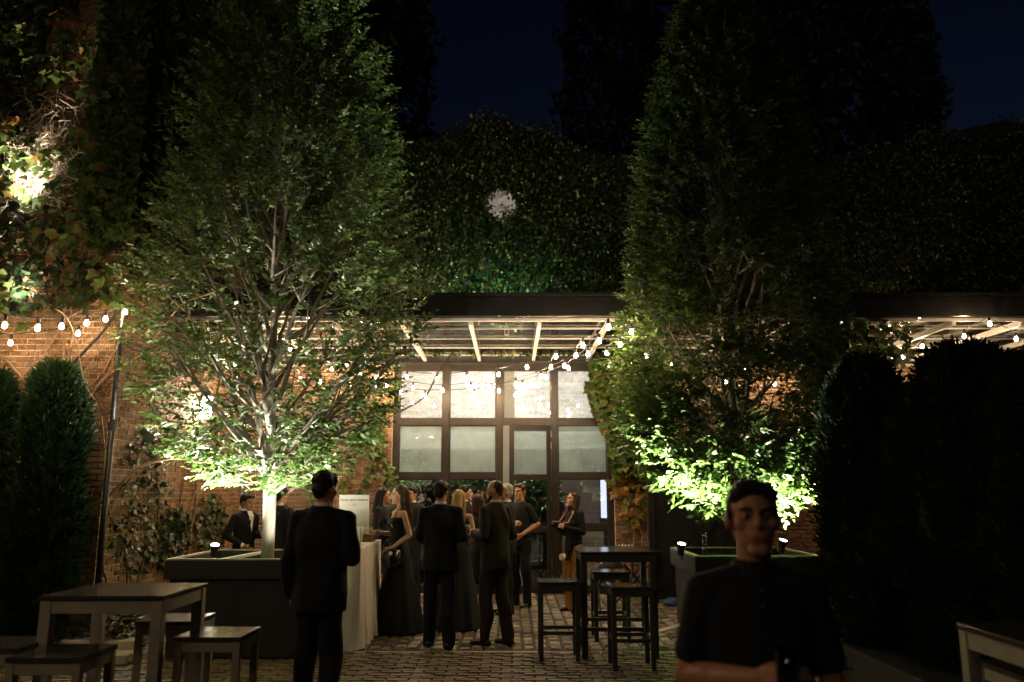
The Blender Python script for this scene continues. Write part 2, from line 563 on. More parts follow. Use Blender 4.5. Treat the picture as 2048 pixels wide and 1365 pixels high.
place_pieces(it, setts, 'cobblestone', court, 300, 'cobblestones', 'cobble', visible_floor)
it = []
y = 4.2
k = 0
while y < 8.93:
    x = -6.0 + (.104 if k % 2 else 0)
    while x < 6.2:
        it.append(((x + .1, y + .05, -.025 + r.uniform(-.003, .003)), Matrix.Rotation(r.uniform(-.012, .012), 3, 'Z'), (.2, .098, .05)))
        x += .207
    y += .105
    k += 1
place_pieces(it, pav, 'paving_brick', court, 300, 'paving_bricks', 'paver',
             lambda q: abs(q[0][1] - 8.3) + (0 if abs(q[0][0] - .2) < 3 else 20))
kb = MB()
for k in range(12):
    kb.box(-4.4 + k * .78, -4.4 + k * .78 + .765, 8.94, 9.01, -.05, .003 + r.uniform(-.003, .003))
kb.build('edging_course', 'stone_kerb', court)

# ---------------- left building (solid block of brick, ivy on it)
LBD = empty('brick_building', (XL - 2, YL, 0), 'tall red brick building with climbing vines beside the arborvitae shrubs', 'building')
lw = MB().box(-14, XL, YL, YW + 6, -.05, 9.8).build('wall', 'mortar', LBD)
bricks = [cube_mesh('brick', 'brick', .05, s) for s in range(6)]
items = brick_items((0, YL, 0), (1, 0, 0), (0, -1, 0), -6.4, XL + .012, .02, 9.6, seed=1)
items += brick_items((XL, 0, 0), (0, 1, 0), (1, 0, 0), YL + .02, YW - .02, .02, 7.0, seed=2)
def lkey(q):
    c = q[0]
    x, y, d = pix(np.array([c]))
    side = c[0] > XL - .02
    ok = (190 < x[0] < 470 and 650 < y[0] < 1280) if side else (120 < x[0] < 250 and 640 < y[0] < 1280)
    return d[0] + (0 if ok else 50)
place_pieces(items, bricks, 'brick', lw, 300, 'brickwork', 'brick', lkey)
MB().box(-14.1, XL + .08, YL - .08, YW + 6, 9.8, 10.0).build('parapet', 'stone_kerb', LBD)

# ---------------- window building
WX0, WX1, WZ1 = -2.06, 1.74, 3.86
BLD = empty('ivy_covered_building', (0, YW, 0), 'ivy covered gabled brick building with a lit steel window wall under the canopy', 'building')
prof = [(XL + .02, 7.0), (-.36, 8.4), (3.6, 7.0), (9.2, 8.35), (14, 7.1)]
w = MB()
w.box(XL + .02, WX0, YW, YW + .3, -.05, WZ1)
w.box(WX1, 14, YW, YW + .3, -.05, WZ1)
poly = [(14, WZ1)] + [(XL + .02, WZ1)] + prof
n = len(poly)
vv = [(x, YW, z) for x, z in poly] + [(x, YW + .3, z) for x, z in poly]
bw = w.build('wall', 'mortar', BLD)
w = MB()
w.add(vv, [tuple(range(n))[::1], tuple(range(2 * n - 1, n - 1, -1))] + [(i, i + n, (i + 1) % n + n, (i + 1) % n) for i in range(n)])
w.build('gable_wall', 'slate_roof_wall_shade', BLD)  # dark wall colour stands in for shade in the ivy gaps
rf = MB()
for (a, b) in zip(prof[:-1], prof[1:]):
    rf.add([(a[0], YW + .1, a[1] + .02), (b[0], YW + .1, b[1] + .02), (b[0], YW + 8, b[1] + .02), (a[0], YW + 8, a[1] + .02),
            (a[0], YW + .1, a[1] + .14), (b[0], YW + .1, b[1] + .14), (b[0], YW + 8, b[1] + .14), (a[0], YW + 8, a[1] + .14)],
           [(3, 2, 1, 0), (4, 5, 6, 7), (0, 1, 5, 4), (1, 2, 6, 5), (2, 3, 7, 6), (3, 0, 4, 7)])
rf.build('roof', 'slate_roof_wall_shade', BLD)
items = brick_items((0, YW, 0), (1, 0, 0), (0, -1, 0), XL + .05, WX0 - .005, .02, WZ1, seed=5)
items += brick_items((0, YW, 0), (1, 0, 0), (0, -1, 0), WX1 + .005, 9.0, .02, WZ1, seed=6)
def bkey(q):
    x, y, d = pix(np.array([q[0]]))
    ok = (640 < x[0] < 785 and y[0] > 740) or (1230 < x[0] < 1295 and y[0] > 730)
    return d[0] + (0 if ok else 50)
place_pieces(items, bricks, 'brick', bw, 300, 'brickwork', 'brick', bkey)
# room behind the glass
RX0, RX1, RY1, RZ1 = -4.4, 4.6, 21.0, 5.3
rm = MB()
rm.box(RX0, RX1, YW + .3, RY1, -.04, .0)
rm.build('room_floor', 'room_floor', BLD)
MB().box(RX0, RX1, YW + .3, RY1, RZ1, RZ1 + .1).box(RX0 - .1, RX0, YW + .3, RY1, 0, RZ1).box(RX1, RX1 + .1, YW + .3, RY1, 0, RZ1).box(RX0, RX1, YW + .301, YW + .34, WZ1 + .1, RZ1).build('room_lining', 'room_plaster', BLD)
bk = MB().box(RX0, RX1, RY1, RY1 + .1, 0, RZ1).build('room_back_wall', 'room_plaster', BLD)
wbr = [cube_mesh('white_brick', 'white_brick', .04, s + 40) for s in range(3)]
items = brick_items((0, RY1, 0), (1, 0, 0), (0, -1, 0), -3.2, 2.6, 2.9, 5.2, seed=9, L=.3, H=.09, J=.015)
place_pieces(items, wbr, 'painted_brick', bk, 120, 'painted_bricks', 'white_brick', lambda q: abs(q[0][0]) + abs(q[0][2] - 3.9) * .5)
plain('room_shade', (.03, .034, .028), .5, var=.3, scale=3, bmp=.05)
MB().box(RX0 + .01, RX1 - .01, RY1 - .07, RY1 - .02, 0, 2.75).box(RX0 + .002, RX0 + .05, YW + .31, RY1 - .08, 0, 2.75).box(RX1 - .05, RX1 - .002, YW + .31, RY1 - .08, 0, 2.75).build('shade_lining', 'room_shade', BLD)  # dark sheets added to make the lower room read as unlit
MB().box(RX0, RX1, 19.6, 19.8, 3.12, 3.3).build('mezzanine_beam', 'black_steel', BLD)
MB().box(RX0, RX1, 19.62, 19.78, 3.3, 3.36).build('mezzanine_rail', 'white_paint', BLD)
MB().box(-.35, .05, 16.2, 16.6, 0, RZ1).build('room_column', 'room_plaster', BLD)
# pendants in the room: a straight row of glass globes, and three ceiling drums
for k in range(11):
    x = -.95 + k * .15
    t = empty('pendant_lamp', (x, 17.4, 3.92), 'small white globe pendant hanging in a row behind the upper panes', 'lamp', 'row of globe pendants in the room')
    MB().lathe([(.001, 3.87), (.03, 3.88), (.05, 3.92), (.03, 3.96), (.012, 3.98)], (x, 17.4, 0), 10).build('globe', 'pendant_glow', t)
    MB().tube([(x, 17.4, 3.97), (x, 17.4, RZ1)], .004, 4).build('cord', 'cable', t)
for (x, y) in ((-1.9, 18.2), (1.4, 18.2), (-.3, 19.0)):
    t = empty('ceiling_lamp', (x, y, 4.9), 'bright drum lamp under the ceiling of the glazed room', 'lamp', 'drum lamps in the glazed room')
    MB().lathe([(.02, 4.86), (.2, 4.87), (.22, 4.9), (.22, 5.05), (.02, 5.06)], (x, y, 0), 16).build('lamp_drum', 'pendant_glow', t)
    MB().tube([(x, y, 5.06), (x, y, RZ1)], .01, 5).build('lamp_rod', 'black_steel', t)

# window wall: steel frames, panes one by one
WWL = empty('window_wall', (-.15, YW + .1, 0), 'bronze steel window wall with square panes and brightly lit transom lights', 'window')
FY0, FY1 = YW + .06, YW + .14
mull = [(-2.06, -1.955), (-1.2, -1.085), (-.27, -.155), (.68, .79), (1.635, 1.74)]
rails = [(0, .1), (1.02, 1.12), (1.88, 1.98), (2.8, 2.91), (3.76, 3.86)]
for i, (a, b) in enumerate(mull):
    MB().box(a, b, FY0, FY1, 0, 3.86).build('mullion', 'bronze_frame', WWL, bevel=.006)
bays = [(mull[i][1], mull[i + 1][0]) for i in range(4)]
for i, (a, b) in enumerate(bays):
    for j, (c, d) in enumerate(rails):
        if i == 2 and j < 3: continue        # the doorway
        MB().box(a + .002, b - .002, FY0 + .004, FY1 - .004, c, d).build('rail', 'bronze_frame', WWL)
    for j in range(4):
        if i == 2 and j < 3: continue
        z0, z1 = rails[j][1], rails[j + 1][0]
        p = MB().box(a + .012, b - .012, FY0 + .035, FY0 + .043, z0 + .012, z1 - .012)
        p.build('pane', ('glass_clear', 'glass_clear', 'glass_fog_reflection', 'glass_top')[j], WWL)
        bead = MB()
        for (x0, x1, zz0, zz1) in ((a + .002, a + .02, z0, z1), (b - .02, b - .002, z0, z1), (a + .02, b - .02, z0, z0 + .018), (a + .02, b - .02, z1 - .018, z1)):
            bead.box(x0, x1, FY0 + .02, FY0 + .033, zz0, zz1)
        bead.build('glazing_bead', 'bronze_frame', WWL)
MB().box(WX0, WX1, YW + .02, YW + .3, 3.863, 3.9).build('head_plate', 'bronze_frame', WWL)
# door leaf, hinged on the right mullion and swung a little outwards
door = empty('glass_door', (.66, YW + .05, 0), 'bronze framed glass door standing ajar in the window wall', 'door', rz=R(13), local=True)
DWID, DZ = .72, 2.79
def dbox(name, mat, x0, x1, y0, y1, z0, z1, parent=door):
    o = MB().box(x0, x1, y0, y1, z0, z1).build(name, mat)
    o.parent = parent
    return o
for a, b in ((-.07, 0), (-DWID, -DWID + .07)):
    dbox('stile', 'bronze_frame', a, b, -.04, .02, .02, DZ)
for c, d in ((.02, .14), (1.0, 1.09), (1.86, 1.95), (2.7, DZ)):
    dbox('door_rail', 'bronze_frame', -DWID + .071, -.071, -.037, .017, c, d)
for c, d, m in ((.15, .99, 'glass_clear'), (1.1, 1.85, 'glass_clear'), (1.96, 2.69, 'glass_fog_reflection')):
    dbox('door_pane', m, -DWID + .073, -.073, -.014, -.006, c, d)
hd = MB().tube([(-DWID + .035, -.05, 1.02), (-DWID + .035, -.1, 1.02), (-DWID + .035, -.1, 1.32), (-DWID + .035, -.05, 1.32)], .011, 6).build('door_handle', 'black_steel')
hd.parent = door
for z in (.3, 1.4, 2.5):
    h = MB().tube([(.006, -.045, z), (.006, -.045, z + .09)], .013, 6).build('hinge', 'black_steel'); h.parent = door

# round vent in the gable
c = atY(1003, 411, YW)
oc = empty('round_gable_window', (c.x, YW - .02, c.z), 'pale round window showing through the ivy high on the gable', 'window')
MB().tube([(c.x + .29 * math.cos(k * math.pi / 16), YW - .04, c.z + .29 * math.sin(k * math.pi / 16)) for k in range(33)], .028, 8).build('window_ring', 'stone_kerb', oc)
m_, n_, l_ = nmat('lit_blind')
e_ = n_.new('ShaderNodeEmission'); x_ = tex_noise(n_, l_, 5, 4)
r_ = ramp(n_, [(.35, (.12, .1, .08)), (.65, (.38, .32, .26))]); l_.new(x_.outputs[0], r_.inputs[0]); l_.new(r_.outputs[0], e_.inputs[0]); e_.inputs[1].default_value = .21
outp(n_, l_, e_.outputs[0])
MB().lathe([(.001, 0), (.268, 0), (.268, .01), (.001, .01)], (c.x, YW - .035, c.z), 28, (0, -1, 0)).build('lit_pane', 'lit_blind', oc)
OCU = (c.x, c.z)

# ---------------- canopy
CY0, CZ = 10.8, 3.95
CAN = empty('glass_canopy', (0, CY0, CZ), 'flat glass canopy with pale beams and a black front fascia', 'canopy')
MB().box(-4.6, 10.5, CY0 - .16, CY0 - .02, CZ + .035, CZ + .31).build('fascia', 'black_steel', CAN, bevel=.008)
MB().box(-4.6, 10.5, CY0 - .22, CY0 + .05, CZ + .312, CZ + .345).build('gutter', 'black_steel', CAN)
MB().box(-4.6, 10.5, CY0 - .02, CY0 + .03, CZ - .005, CZ + .033).build('front_beam', 'canopy_paint', CAN)
beams = [-4.35 + .945 * k for k in range(16)]
purl = [CY0 + .8 * k for k in range(1, 4)] + [YW - .06]
for x in beams:
    MB().box(x - .026, x + .026, CY0 + .042, YW - .002, CZ - .05, CZ + .03).build('beam', 'canopy_paint', CAN, bevel=.004)
for y in purl:
    MB().box(-4.6, 10.5, y - .011, y + .011, CZ + .045, CZ + .07).build('purlin', 'canopy_paint', CAN)
ys = [CY0 + .02] + purl
for i in range(len(beams) - 1):
    for j in range(4):
        MB().box(beams[i] + .008, beams[i + 1] - .008, ys[j] + .024, ys[j + 1] - .024, CZ + .078, CZ + .086).build('glass_panel', 'glass_canopy', CAN)
MB().box(-4.6, WX1 + 8, YW - .055, YW - .018, CZ - .085, CZ - .052).build('ledger', 'bronze_frame', CAN)
for x in (4.48, 9.6):
    MB().box(x - .12, x + .12, CY0 - .01 + .05, CY0 + .28, 0, CZ - .075).build('post', 'black_steel', CAN, bevel=.01)
# padlock-like hook box hanging from the front beam
hk = atY(1013, 645, CY0)
lk = empty('hanging_lantern', (hk.x, CY0, CZ - .1), 'little open metal lantern hanging under the front canopy beam', 'lantern')
MB().box(hk.x - .03, hk.x + .03, CY0 - .012, CY0 + .012, CZ - .2, CZ - .185).box(hk.x - .03, hk.x + .03, CY0 - .012, CY0 + .012, CZ - .085, CZ - .07).box(hk.x - .03, hk.x - .022, CY0 - .012, CY0 + .012, CZ - .185, CZ - .085).box(hk.x + .022, hk.x + .03, CY0 - .012, CY0 + .012, CZ - .185, CZ - .085).build('lantern_cage', 'canopy_paint', lk)
MB().tube([(hk.x, CY0, CZ - .07), (hk.x, CY0, CZ - .03)], .006, 5).build('lantern_hook', 'canopy_paint', lk)

# ---------------- black gate right of the window building
GT = empty('steel_gate', (2.75, 12.9, 0), 'tall black boarded gate standing beside the ivy covered pier', 'gate')
gx0, gx1, gz = 2.12, 3.9, 2.12
MB().box(gx0, gx0 + .1, 12.86, 12.96, 0, gz).box(gx1 - .1, gx1, 12.86, 12.96, 0, gz).box(gx0 + .101, gx1 - .101, 12.86, 12.96, gz - .1, gz).box(gx0 + .101, gx1 - .101, 12.86, 12.96, .05, .15).build('gate_frame', 'black_steel', GT)
k = 0
x = gx0 + .105
while x < gx1 - .2:
    MB().box(x, x + .14, 12.915, 12.945, .152, gz - .102).build('board', 'black_steel', GT)
    x += .146
MB().bar((gx0 + .12, 12.895, .2), (gx1 - .12, 12.895, gz - .15), .03, .09, (0, 0, 1)).build('brace', 'black_steel', GT)
MB().box(gx0 - .02, gx0 + .06, 12.84, 12.98, gz + .002, gz + .07).build('post_cap', 'white_paint', GT)

# ---------------- planters
def planter(x0, x1, y0, y1, h, label, lamp):
    t = empty('tree_planter', ((x0 + x1) / 2, (y0 + y1) / 2, 0), label, 'planter', 'black steel tree planters')
    th = .04
    for (a, b, c, d) in ((x0, x1, y0, y0 + th), (x0, x1, y1 - th, y1), (x0, x0 + th, y0 + th + .001, y1 - th - .001), (x1 - th, x1, y0 + th + .001, y1 - th - .001)):
        MB().box(a, b, c, d, .02, h - .19).build('side_panel', 'planter_steel', t)
    e = .05
    for (a, b, c, d) in ((x0 - e, x1 + e, y0 - e, y0 + .01), (x0 - e, x1 + e, y1 - .01, y1 + e), (x0 - e, x0 + .01, y0 + .011, y1 - .011), (x1 - .01, x1 + e, y0 + .011, y1 - .011)):
        MB().box(a, b, c, d, h - .188, h).build('collar_panel', 'planter_steel', t, bevel=.004)
        MB().box(a + .004, b - .004, c + .004, d - .004, h + .001, h + .014).build('rim', 'table_frame', t)
    MB().box(x0 + th, x1 - th, y0 + th, y1 - th, h - .3, h - .1).build('soil', 'soil', t)
    return t
PLL = planter(-3.5, -2.22, 8.6, 9.95, .97, 'long black steel planter holding the floodlit tree beside the brick wall', None)
PLR = planter(2.02, 3.3, 9.05, 10.35, .97, 'black steel planter with two uplights under the tree beside the hedge', None)
MB().bar((-3.05, 8.66, .955), (-2.95, 9.9, .955), .04, .03).build('divider', 'canopy_paint', PLL)

# ================================================================== VEGETATION
def env_fn(tab):
    zs = np.array([a for a, b in tab]); rs = np.array([b for a, b in tab])
    return lambda z: np.interp(z, zs, rs, left=0, right=0)
def bez(p0, p1, p2, n=7):
    return [p0 * (1 - t) ** 2 + p1 * (2 * t * (1 - t)) + p2 * t * t for t in [k / (n - 1) for k in range(n)]]
def hornbeam(cx, cy, zb, zfork, tr, tab, nl, nsp, label, seed, hole=0.0, lean=0.0, inner0=.16, skirt=0, prefbox=None, group=None):
    rg = np.random.default_rng(seed); rr = random.Random(seed)
    E = env_fn(tab); ztop = tab[-1][0]
    t = empty('hornbeam_tree', (cx, cy, zb), label, 'tree', group)
    def axis(z): return Vector((cx + lean * (z - zb) * .3 + .03 * math.sin(z * 1.3), cy + .03 * math.cos(z * 1.1), z))
    pts = [axis(zb - .1), axis(zb), axis(zb + .25), axis(zb + .5), axis(zfork - .1), axis(zfork + .15)]
    rad = [tr * 1.12, tr * 1.05, tr, tr * .98, tr * 1.02, tr * .95]
    z = zfork + .5
    while z < ztop - .3:
        pts.append(axis(z)); rad.append(max(.012, tr * .82 * (1 - (z - zfork) / (ztop - zfork)) ** 1.15)); z += .4
    MB().tube(pts, rad, 12).build('trunk', 'bark_pale', t, smooth=True)
    mb = MB(); twigs = []
    for i in range(nl):
        u = (i + .5) / nl
        h0 = zfork - .12 + (ztop - zfork) * .62 * u ** 1.35
        az = i * 2.39996 + rr.uniform(-.3, .3)
        zt = min(ztop - .25, h0 + .45 + (1.15 + 1.3 * u) * rr.uniform(.45, 1.35))
        rt = float(E(zt)) * rr.uniform(.8, .98)
        o = Vector((math.cos(az), math.sin(az), 0))
        p0 = axis(h0); p2 = axis(zt) + o * rt
        p1 = p0 + o * rt * rr.uniform(.4, .62) + Vector((0, 0, (zt - h0) * rr.uniform(.28, .5)))
        c = bez(p0, p1, p2, 9)
        c = [p + Vector((rr.uniform(-.02, .02), rr.uniform(-.02, .02), rr.uniform(-.02, .02))) * (k > 0) for k, p in enumerate(c)]
        r0 = (.036 if u < .35 else .026) * rr.uniform(.75, 1.25)
        mb.tube(c, [r0 * (1 - .8 * k / 8) for k in range(9)], 6)
        for s in range(7):
            q = rr.uniform(.25, .97); a = c[int(q * 8)]
            d = (o * rr.uniform(.2, 1) + Vector((rr.uniform(-.8, .8), rr.uniform(-.8, .8), rr.uniform(.1, 1.0)))).normalized()
            L = rr.uniform(.3, .75)
            b = a + d * L
            rad_ = math.hypot(b.x - axis(b.z).x, b.y - axis(b.z).y)
            if rad_ > float(E(b.z)) or b.z > ztop: b = a + d * L * .45
            m = (a + b) / 2 + Vector((0, 0, -.03))
            mb.tube(bez(a, m, b, 4), [r0 * .42, r0 * .34, r0 * .24, r0 * .13], 4)
            twigs.append((a, b))
    mb.build('branches', 'bark_pale', t, smooth=True)['kind'] = 'stuff'
    # leaf sprays spread through the outer shell
    N = nsp * 4
    zz = rg.uniform(tab[0][0], ztop, N)
    Rz = E(zz)
    keepz = (rg.random(N) < (Rz / Rz.max()) ** .9 * np.where(zz < tab[0][0] + .9, 1.0, .72))
    rho = np.sqrt(rg.uniform(inner0, 1.06, N))
    low = zz < tab[0][0] + .9
    rho = np.where(low, np.sqrt(rg.uniform(min(inner0, .12), 1.05, N)), rho)
    ang = rg.uniform(0, 2 * np.pi, N)
    Rz = Rz * (.97 + .18 * np.array([noise.noise((math.cos(q) * 1.6 + seed, math.sin(q) * 1.6, w_ * .9)) for q, w_ in zip(ang, zz)]))
    P = np.stack([cx + lean * (zz - zb) * .3 + rho * Rz * np.cos(ang), cy + rho * Rz * np.sin(ang), zz], 1)
    nz = np.array([noise.noise((p[0] * 2.6, p[1] * 2.6, p[2] * 1.7 + seed)) for p in P[:N]])
    keep = keepz & (nz > -.12 + .12 * rg.standard_normal(N) * .5)
    # the side facing the court is open low down, where the limbs show
    if hole:
        front = (np.abs(np.angle(np.exp(1j * (ang + np.pi / 2)))) < 1.25) & (zz > zfork + .45) & (zz < zfork + 2.1)
        keep &= ~(front & (rg.random(N) < hole))
        inner = (rho < .72) & (zz < zfork + 3.0)
        keep &= ~(inner & (rg.random(N) < hole * .8))
    P = P[keep][:nsp]; ang = ang[keep][:nsp]; rho = rho[keep][:nsp]
    big = np.ones(len(P))
    if skirt:      # fuller, larger leaved sprays on the underside of the bowl
        zs_ = tab[0][0] + .03 + rg.random(skirt) ** 1.2 * 1.25
        an_ = rg.uniform(0, 2 * np.pi, skirt); Rs = E(zs_) * np.sqrt(rg.uniform(.72, 1.1, skirt))
        Ps = np.stack([cx + Rs * np.cos(an_), cy + Rs * np.sin(an_), zs_], 1)
        nk = np.array([noise.noise((p[0] * 2.3, p[1] * 2.3, p[2] * 2.3 + seed)) for p in Ps]) > -.22
        P = np.concatenate([P, Ps[nk]]); ang = np.concatenate([ang, an_[nk]]); big = np.concatenate([big, np.full(nk.sum(), 1.22)])
    n = len(P)
    out = np.stack([np.cos(ang), np.sin(ang), np.full(n, .25)], 1)
    D = norm(out + rg.normal(0, .45, (n, 3)) * np.array([1, 1, .8]))
    upv = norm(np.array([0, 0, 1.0]) + rg.normal(0, .35, (n, 3)))
    Sd = norm(np.cross(D, upv)); Nn = np.cross(Sd, D)
    K = 9
    pos, al, nr, sz = [], [], [], []
    for k in range(K):
        s = 1 if k % 2 else -1
        f = .02 + .03 * k
        q = P + D * f + np.array([0, 0, -1]) * (.12 * f * f * 8)[None] if False else P + D * f
        a = norm(D * (.75 if k < K - 1 else 1.4) + Sd * (s * .8 if k < K - 1 else 0) + rg.normal(0, .22, (n, 3)) + np.array([0, 0, -.2]))
        pos.append(q); al.append(a); nr.append(norm(Nn + rg.normal(0, .3, (n, 3))))
        sz.append(big * rg.uniform(.05, .094, n) * (1.0 if k < K - 2 else .75))
    pos = np.concatenate(pos); al = np.concatenate(al); nr = np.concatenate(nr); sz = np.concatenate(sz)
    B = bases(al, nr)
    x, y, d = pix(pos)
    pf = -pos[:, 1] + sz * 10 - np.abs(pos[:, 2] - zfork - .6) * .5
    if prefbox: pf = np.where((x > prefbox[0]) & (x < prefbox[1]) & (y > prefbox[2]) & (y < prefbox[3]), pf, -99)
    crown = empty('crown', (0, 0, 0)); crown.parent = t; crown.matrix_parent_inverse = Matrix.Translation(-Vector(t.location))
    leaf_set(pos, B, sz, LEAF_V, LEAF_T, 'hornbeam_leaf', crown, 260, pf)
    # twigs: thin three-sided prisms under the sprays
    e1 = P - D * .1; e2 = P + D * .27
    tv = []
    for e, rr_ in ((e1, .0035), (e2, .0012)):
        for a in (0, 2.09, 4.19):
            tv.append(e + Sd * (rr_ * math.cos(a)) + Nn * (rr_ * math.sin(a)))
    tv = np.stack(tv, 1).reshape(-1, 3)
    tq = np.array([(0, 1, 4, 3), (1, 2, 5, 4), (2, 0, 3, 5)])
    tt = (tq[None] + (np.arange(n) * 6)[:, None, None]).reshape(-1, 4)
    link('twigs', tri_mesh('twigs', tv, tt), 'bark_pale', t)['kind'] = 'stuff'
    return t
hornbeam(-2.74, 9.25, .86, 1.72, .07,
         [(1.68, .3), (1.82, .55), (2.05, .9), (2.33, 1.17), (2.7, 1.4), (3.2, 1.54), (3.9, 1.54), (4.6, 1.4), (5.3, 1.28), (6.0, 1.12), (6.8, .95), (7.6, .75), (8.3, .45), (8.8, .1)],
         44, 4700, 'floodlit pale barked tree with open vase of limbs in the planter by the brick wall', 5, hole=.72, skirt=40, prefbox=(270, 800, 700, 1000))
hornbeam(2.66, 9.7, .86, 1.4, .075,
         [(1.36, .2), (1.52, .5), (1.8, .85), (2.15, 1.1), (2.5, 1.24), (2.9, 1.29), (3.6, 1.26), (4.3, 1.15), (5.0, 1.03), (5.7, .92), (6.5, .78), (7.3, .55), (8.0, .25), (8.3, .05)],
         34, 7400, 'dense floodlit leafy tree in the planter beside the hedge', 9, inner0=.42, skirt=850, prefbox=(1270, 1660, 820, 1030))

def arborvitae(cx, cy, h, rmax, label, seed, mat, n=5200, group=None, z0=.1):
    rg = np.random.default_rng(seed)
    t = empty('arborvitae', (cx, cy, 0), label, 'shrub', group)
    def prof(z):
        u = np.clip((z - z0) / (h - z0), 0, 1)
        return rmax * np.clip(.62 + .95 * u, 0, 1) * np.sqrt(np.clip(1 - np.clip((u - .42) / .58, 0, 1) ** 2.4, 0, 1))
    core = MB()
    zs = np.linspace(z0, h - .06, 14)
    core.lathe([(max(.01, float(prof(z)) * .8 - .02), float(z)) for z in zs], (cx, cy, 0), 14).build('core', mat, t)
    MB().tube([(cx, cy, -.02), (cx, cy, z0 + .2), (cx, cy, h * .8)], [.05, .045, .015], 7).build('trunk', 'bark_brown', t)
    z = z0 + (h - z0) * (rg.random(n) ** .92)
    a = rg.uniform(0, 2 * np.pi, n)
    lump = np.array([noise.noise((math.cos(q) * 2.2 + seed, math.sin(q) * 2.2, w * 1.9)) for q, w in zip(a, z)])
    Rz = prof(z) * (1 + .38 * lump) * rg.uniform(.8, 1.08, n)
    P = np.stack([cx + Rz * np.cos(a), cy + Rz * np.sin(a), z], 1)
    out = np.stack([np.cos(a), np.sin(a), np.zeros(n)], 1)
    al = norm(out * .7 + np.array([0, 0, .8]) + rg.normal(0, .3, (n, 3)))
    nr = norm(np.cross(out, [0, 0, 1]) * rg.choice([-1, 1], n)[:, None] + out * .7 + rg.normal(0, .4, (n, 3)))
    o = link('foliage', leaves_mesh('foliage', P, bases(al, nr), rg.uniform(.1, .17, n), FAN_V, FAN_T), mat, t)
    o['kind'] = 'stuff'
arborvitae(-4.84, 8.55, 2.95, .32, 'green columnar arborvitae standing before the brick corner beside the leaning pole', 1, 'arborvitae', 6500)
arborvitae(-5.5, 8.5, 2.86, .36, 'green columnar arborvitae against the vine wall, farther from the brick corner', 2, 'arborvitae', 6500)
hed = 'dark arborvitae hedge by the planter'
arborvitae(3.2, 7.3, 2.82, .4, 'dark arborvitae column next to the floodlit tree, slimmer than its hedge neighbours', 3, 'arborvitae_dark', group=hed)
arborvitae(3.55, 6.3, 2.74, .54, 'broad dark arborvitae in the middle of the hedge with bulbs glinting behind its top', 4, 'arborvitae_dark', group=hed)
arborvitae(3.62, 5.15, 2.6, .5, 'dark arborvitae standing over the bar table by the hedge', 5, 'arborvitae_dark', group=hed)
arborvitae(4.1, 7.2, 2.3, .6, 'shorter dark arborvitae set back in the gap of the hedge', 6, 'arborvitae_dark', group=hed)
tr = empty('hedge_trough', (3.4, 6.3, 0), 'long low black trough planter at the foot of the hedge', 'planter')
MB().box(2.86, 4.1, 4.7, 7.85, .0, .34).build('trough_body', 'planter_steel', tr, bevel=.01)
MB().box(2.82, 4.14, 4.66, 7.89, .342, .38).build('trough_rim', 'planter_steel', tr)

def wall_ivy(parent, n, usamp, nrm, depth, size, TV, TT, mat, nobj, rg, keepf=None, prefbox=None, name='leaf', mass='foliage', droop=.8):
    P = usamp(n)
    nrm = np.array(nrm, float)
    if keepf is not None: P = P[keepf(P)]
    n = len(P)
    P = P + nrm * rg.uniform(depth[0], depth[1], n)[:, None]
    al = norm(np.array([0, 0, -droop]) + nrm * .45 + rg.normal(0, .45, (n, 3)))
    nr = norm(nrm * .9 + np.array([0, 0, .35]) + rg.normal(0, .4, (n, 3)))
    sz = rg.uniform(size[0], size[1], n)
    B = bases(al, nr)
    x, y, d = pix(P)
    pf = sz * 20 - d
    if prefbox: pf = np.where((x > prefbox[0]) & (x < prefbox[1]) & (y > prefbox[2]) & (y < prefbox[3]), pf, -999 + pf)
    return leaf_set(P, B, sz, TV, TT, mat, parent, nobj, pf, name, mass)
def nz3(P, s, off=0): return np.array([noise.noise((p[0] * s + off, p[1] * s, p[2] * s)) for p in P])
def vine_stems(parent, paths, r0, mat='vine_bark'):
    for pts in paths:
        m = len(pts)
        MB().tube(pts, [r0 * (1 - .6 * k / m) for k in range(m)], 6).build('stem', mat, parent, smooth=True)
def stroll(p, d, n, step, rr, plane_n, wob=.35):
    pts = [Vector(p)]; d = Vector(d).normalized(); pn = Vector(plane_n)
    for k in range(n):
        d = d + Vector((rr.uniform(-wob, wob), rr.uniform(-wob, wob), rr.uniform(-wob, wob)))
        d = (d - pn * d.dot(pn)).normalized()
        pts.append(pts[-1] + d * step)
    return pts
rg = np.random.default_rng(77)
# --- gable ivy
GI = empty('gable_ivy', (0, YW, 4.4), 'dense ivy covering the whole gable wall above the canopy', 'ivy')
pz = np.array([a for a, b in prof]); pzz = np.array([b for a, b in prof])
def samp_gable(n):
    x = rg.uniform(XL, 13, n); z = rg.uniform(4.0, 8.6, n)
    return np.stack([x, np.full(n, YW), z], 1)
def keep_gable(P):
    top = np.interp(P[:, 0], pz, pzz) + .12 + .22 * np.sin(P[:, 0] * 3.1) * np.sin(P[:, 0] * 1.37) + rg.normal(0, .06, len(P))
    a = np.arctan2(P[:, 2] - OCU[1], P[:, 0] - OCU[0])
    rr = np.hypot(P[:, 0] - OCU[0], P[:, 2] - OCU[1] - .02)
    rad = .2 + .05 * np.sin(a * 3 + 1) + .035 * np.sin(a * 7) + rg.normal(0, .045, len(P))
    return (P[:, 2] < top) & (rr > rad)
wall_ivy(GI, 70000, samp_gable, (0, -1, 0), (.03, .24), (.05, .1), LEAF_V, LEAF_T, 'gable_leaf', 200, rg, keep_gable, (800, 1260, 380, 585))
